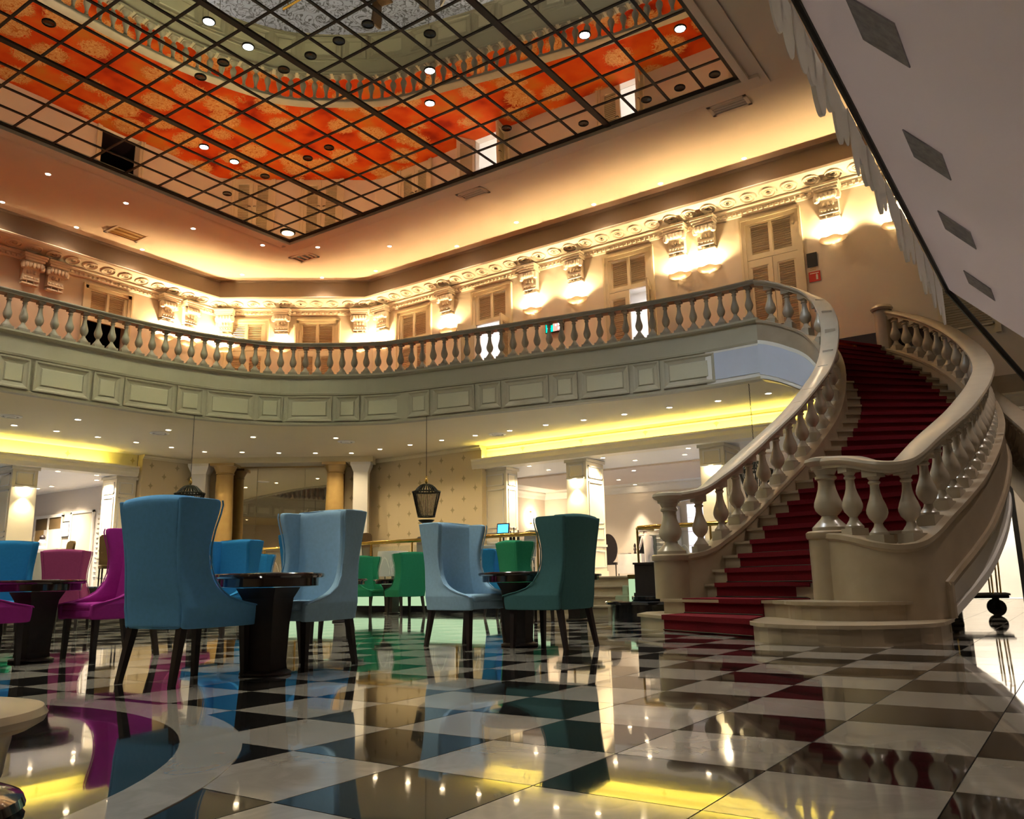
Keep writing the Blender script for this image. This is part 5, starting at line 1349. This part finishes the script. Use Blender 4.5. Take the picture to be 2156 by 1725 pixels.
for s_ in (-1,1):
    MB().lathe([(.001,-.025),(.014,0),(.001,.03)],8,(s_*.083,.0,0)).build('ear','skin',hd,smooth=True)
    MB().lathe([(.001,-.008),(.009,0),(.001,.008)],8,(s_*.03,.072,.015)).build('eye','hair',hd,smooth=True)
    hand = MB(); c0 = Vector((s_*.16,.44,.88))
    hand.obox(tuple(c0+Vector((0,.03,0))),(.07,.08,.025))
    for k in range(4): hand.tube([tuple(c0+Vector((-.027+.018*k,.07,0))),tuple(c0+Vector((-.028+.019*k,.105,-.004))),tuple(c0+Vector((-.028+.019*k,.13+.006*(1.5-abs(k-1.5)),-.018)))],.008,6)
    hand.tube([tuple(c0+Vector((-s_*.035,.01,0))),tuple(c0+Vector((-s_*.06,.045,-.005))),tuple(c0+Vector((-s_*.055,.075,-.012)))],.009,6)
    hand.build('hand','skin',ps,smooth=True)
    MB().obox((s_*.09,.05,.03),(.085,.24,.06)).build('shoe','white',ps,bevel=.02)

# ================================================================== WHITE FABRIC CANOPY overhead at the right
H = 2.4; RX, RZ = .4285-.30*H, .644+H; Y0, Y1 = -2.6, -2.93+H/.31
cn = empty('fabric_canopy', (RX,(Y0+Y1)/2,0), label='large sloping white fabric canopy with grey patches, overhead at the right', cat='canopy'); ym = (Y0+Y1)/2
MB().tube([(0,Y0-ym,RZ),(0,Y1-ym,RZ)],.018,8).build('ridge_pole','iron',cn)
fb = MB(); nu, nv = 14, 40; wid = 1.75; vs = []
for j in range(nv+1):
    y = Y0+(Y1-Y0)*j/nv-ym
    for i in range(nu+1):
        u = i/nu*wid; sag = -.05*math.sin(PI*i/nu)+.012*math.sin(9*y+6*u)*(i/nu)
        vs.append((u+.02, y, RZ-.01-u*.98+sag))
top = [(x,y,z+.006) for x,y,z in vs]; n_ = len(vs)
q = lambda i,j: j*(nu+1)+i
fs = [(q(i,j),q(i,j+1),q(i+1,j+1),q(i+1,j)) for j in range(nv) for i in range(nu)]
fb.add(vs, fs); fb.add(top, [f[::-1] for f in fs]); fb.build('fabric','canopy',cn,smooth=True)
for k in range(-1,4):
    dy = [3.92,5.40,6.82,8.36][k]*H/3 if k >= 0 else 3.92*H/3-1.17; yy = -2.93+dy-ym; w0 = .090*H; w1 = w0+.062*H
    lenh = .165
    mb = MB(); P4 = []
    for u,s_ in ((w0,-1),(w1,-1),(w1,1),(w0,1)): P4.append((u+.02, yy+s_*lenh+(.06 if u == w1 else 0), RZ-.022-u*.98-.05*math.sin(PI*u/wid)))
    mb.add(P4+[(x-.004,y,z-.004) for x,y,z in P4], [(0,1,2,3),(7,6,5,4),(0,4,5,1),(1,5,6,2),(2,6,7,3),(3,7,4,0)]); mb.build('patch','patch',cn)
# hanging fringe of rounded drops along the ridge
yy = Y0+.1; k = 0
while yy < Y1-.05:
    w_ = .085+.02*rnd.random(); h_ = .20+.16*rnd.random()
    drop = MB(); seg_ = 8; out = [(-w_,0),(w_,0)]+[(w_*math.cos(a*PI/seg_)*(.98 if a in (0,seg_) else .9), -h_*(.55+.45*math.sin(a*PI/seg_))) for a in range(seg_+1)]
    m2 = len(out)
    drop.add([(-.018,y_,z_) for y_,z_ in out]+[(-.030-.01*math.sin(k),y_,z_) for y_,z_ in out],[tuple(range(m2)),tuple(range(2*m2-1,m2-1,-1))]+[(i,m2+i,m2+(i+1)%m2,(i+1)%m2) for i in range(m2)])
    o = drop.build('fringe_drop','fringe2',cn,smooth=30); o.location = (-.004*(k%3),yy-ym,RZ-.008)
    yy += w_*1.7; k += 1
for yv in (Y0,Y1): MB().tube([(0,yv-ym,RZ),(RZ/1.83,yv-ym,0)],.024,8).build('leg','iron',cn)
MB().tube([(wid+.02,Y0-ym,RZ-wid),(wid+.02,Y1-ym,RZ-wid)],.018,8).build('eave_pole','iron',cn)
for yv in (Y0,Y1): MB().tube([(wid+.02,yv-ym,RZ-wid),(wid+.02,yv-ym,0)],.018,8).build('leg','iron',cn)

# ================================================================== RIGHT SIDE: lit doorway and luggage trolley
MB().box(-3.5,-2.35,20,20.2,0,SOF).box(-.92,7,20,20.2,0,SOF).box(-2.35,-.92,20,20.2,2.78,SOF).build('wall_corridor','wall', kind='structure')
MB().box(-3.5,7,16.2,20.2,SOF,SOF+.1).build('ceiling_corridor','soffit', kind='structure')
MB().box(-2.6,-.6,22.0,22.2,0,3.2).box(-2.6,-2.5,20.2,22,0,3.2).box(-.7,-.6,20.2,22,0,3.2).box(-2.6,-.6,20.2,22.2,3.2,3.3).box(-2.6,-.6,20.2,22,-.05,0).build('wall_lit_room','white', kind='structure')
area('lit_room_lamp', (-1.6,21.1,3.15), 34, (1,.93,.86), 1.2, 1.0)
d = empty('door_11', (-1.63,20,0), kind='structure')
MB().box(-.74,-.66,-.06,.05,0,2.8).build('jamb','signblack',d); MB().box(.64,.74,-.06,.05,0,2.8).build('jamb','signblack',d); MB().box(-.74,.9,-.06,.05,2.74,2.82).build('head','signblack',d)
MB().box(.60,.66,-.10,.02,2.05,2.3).build('closer','signblack',d)
MB().box(-3.4,-2.37,19.96,20,0,.14).box(-.89,7,19.96,20,0,.14).build('baseboard_corridor','skirt', kind='structure')
t = empty('downlight', (-1.2,18,SOF), label='added warm downlight in the corridor ceiling behind the staircase', cat='downlight'); link('ring', r2, t); link('lens', l2, t)
spot('corridor_fill', (-1.2,18,SOF-.05), 110, (1,.85,.65), PI*.7, .7, .08)  # added lamp, brightens the corridor and the stair's outer side
t = empty('luggage_trolley', (-1.0,11.7,0), .15, label='luggage trolley with upright rails and big black wheels behind the staircase', cat='trolley')
MB().box(-.55,.32,-.35,.35,.26,.30).build('deck','black',t,bevel=.01); MB().box(-.57,.34,-.37,.37,.30,.33).build('bumper','steelgrey',t,bevel=.01)
for x,y in ((-.42,-.24),(.16,-.24),(-.42,.24),(.16,.24)):
    wl_ = MB().lathe([(.02,-.03),(.105,-.03),(.12,-.015),(.12,.015),(.105,.03),(.02,.03)],20).build('wheel','rubber',t,smooth=30); wl_.location = (x,y,.12); wl_.rotation_euler = (PI/2,0,.3)
    MB().box(x-.03,x+.03,y-.045,y-.038,.1,.26).box(x-.03,x+.03,y+.038,y+.045,.1,.26).build('fork','iron',t)
for y in (-.3,.3):
    MB().tube([(.22,y,.33),(.24,y,1.0),(.20,y,1.2)],.013,6).build('upright','brass',t,smooth=True); MB().tube([(.12,y,.33),(.13,y,.98),(.23,y,.98)],.013,6).build('upright','brass',t,smooth=True)
    MB().tube([(-.42,y,.33),(-.42,y,1.3)],.013,6).build('upright','brass',t,smooth=True)
MB().tube([(.20,-.3,1.2),(.16,0,1.35),(.20,.3,1.2)],.013,6).build('hoop','brass',t,smooth=True)
MB().box(-.35,.02,-.25,.2,.33,.85).build('suitcase','signblack',label='black suitcase standing on the luggage trolley',cat='suitcase',bevel=.03).location = (-1.25,11.75,0)
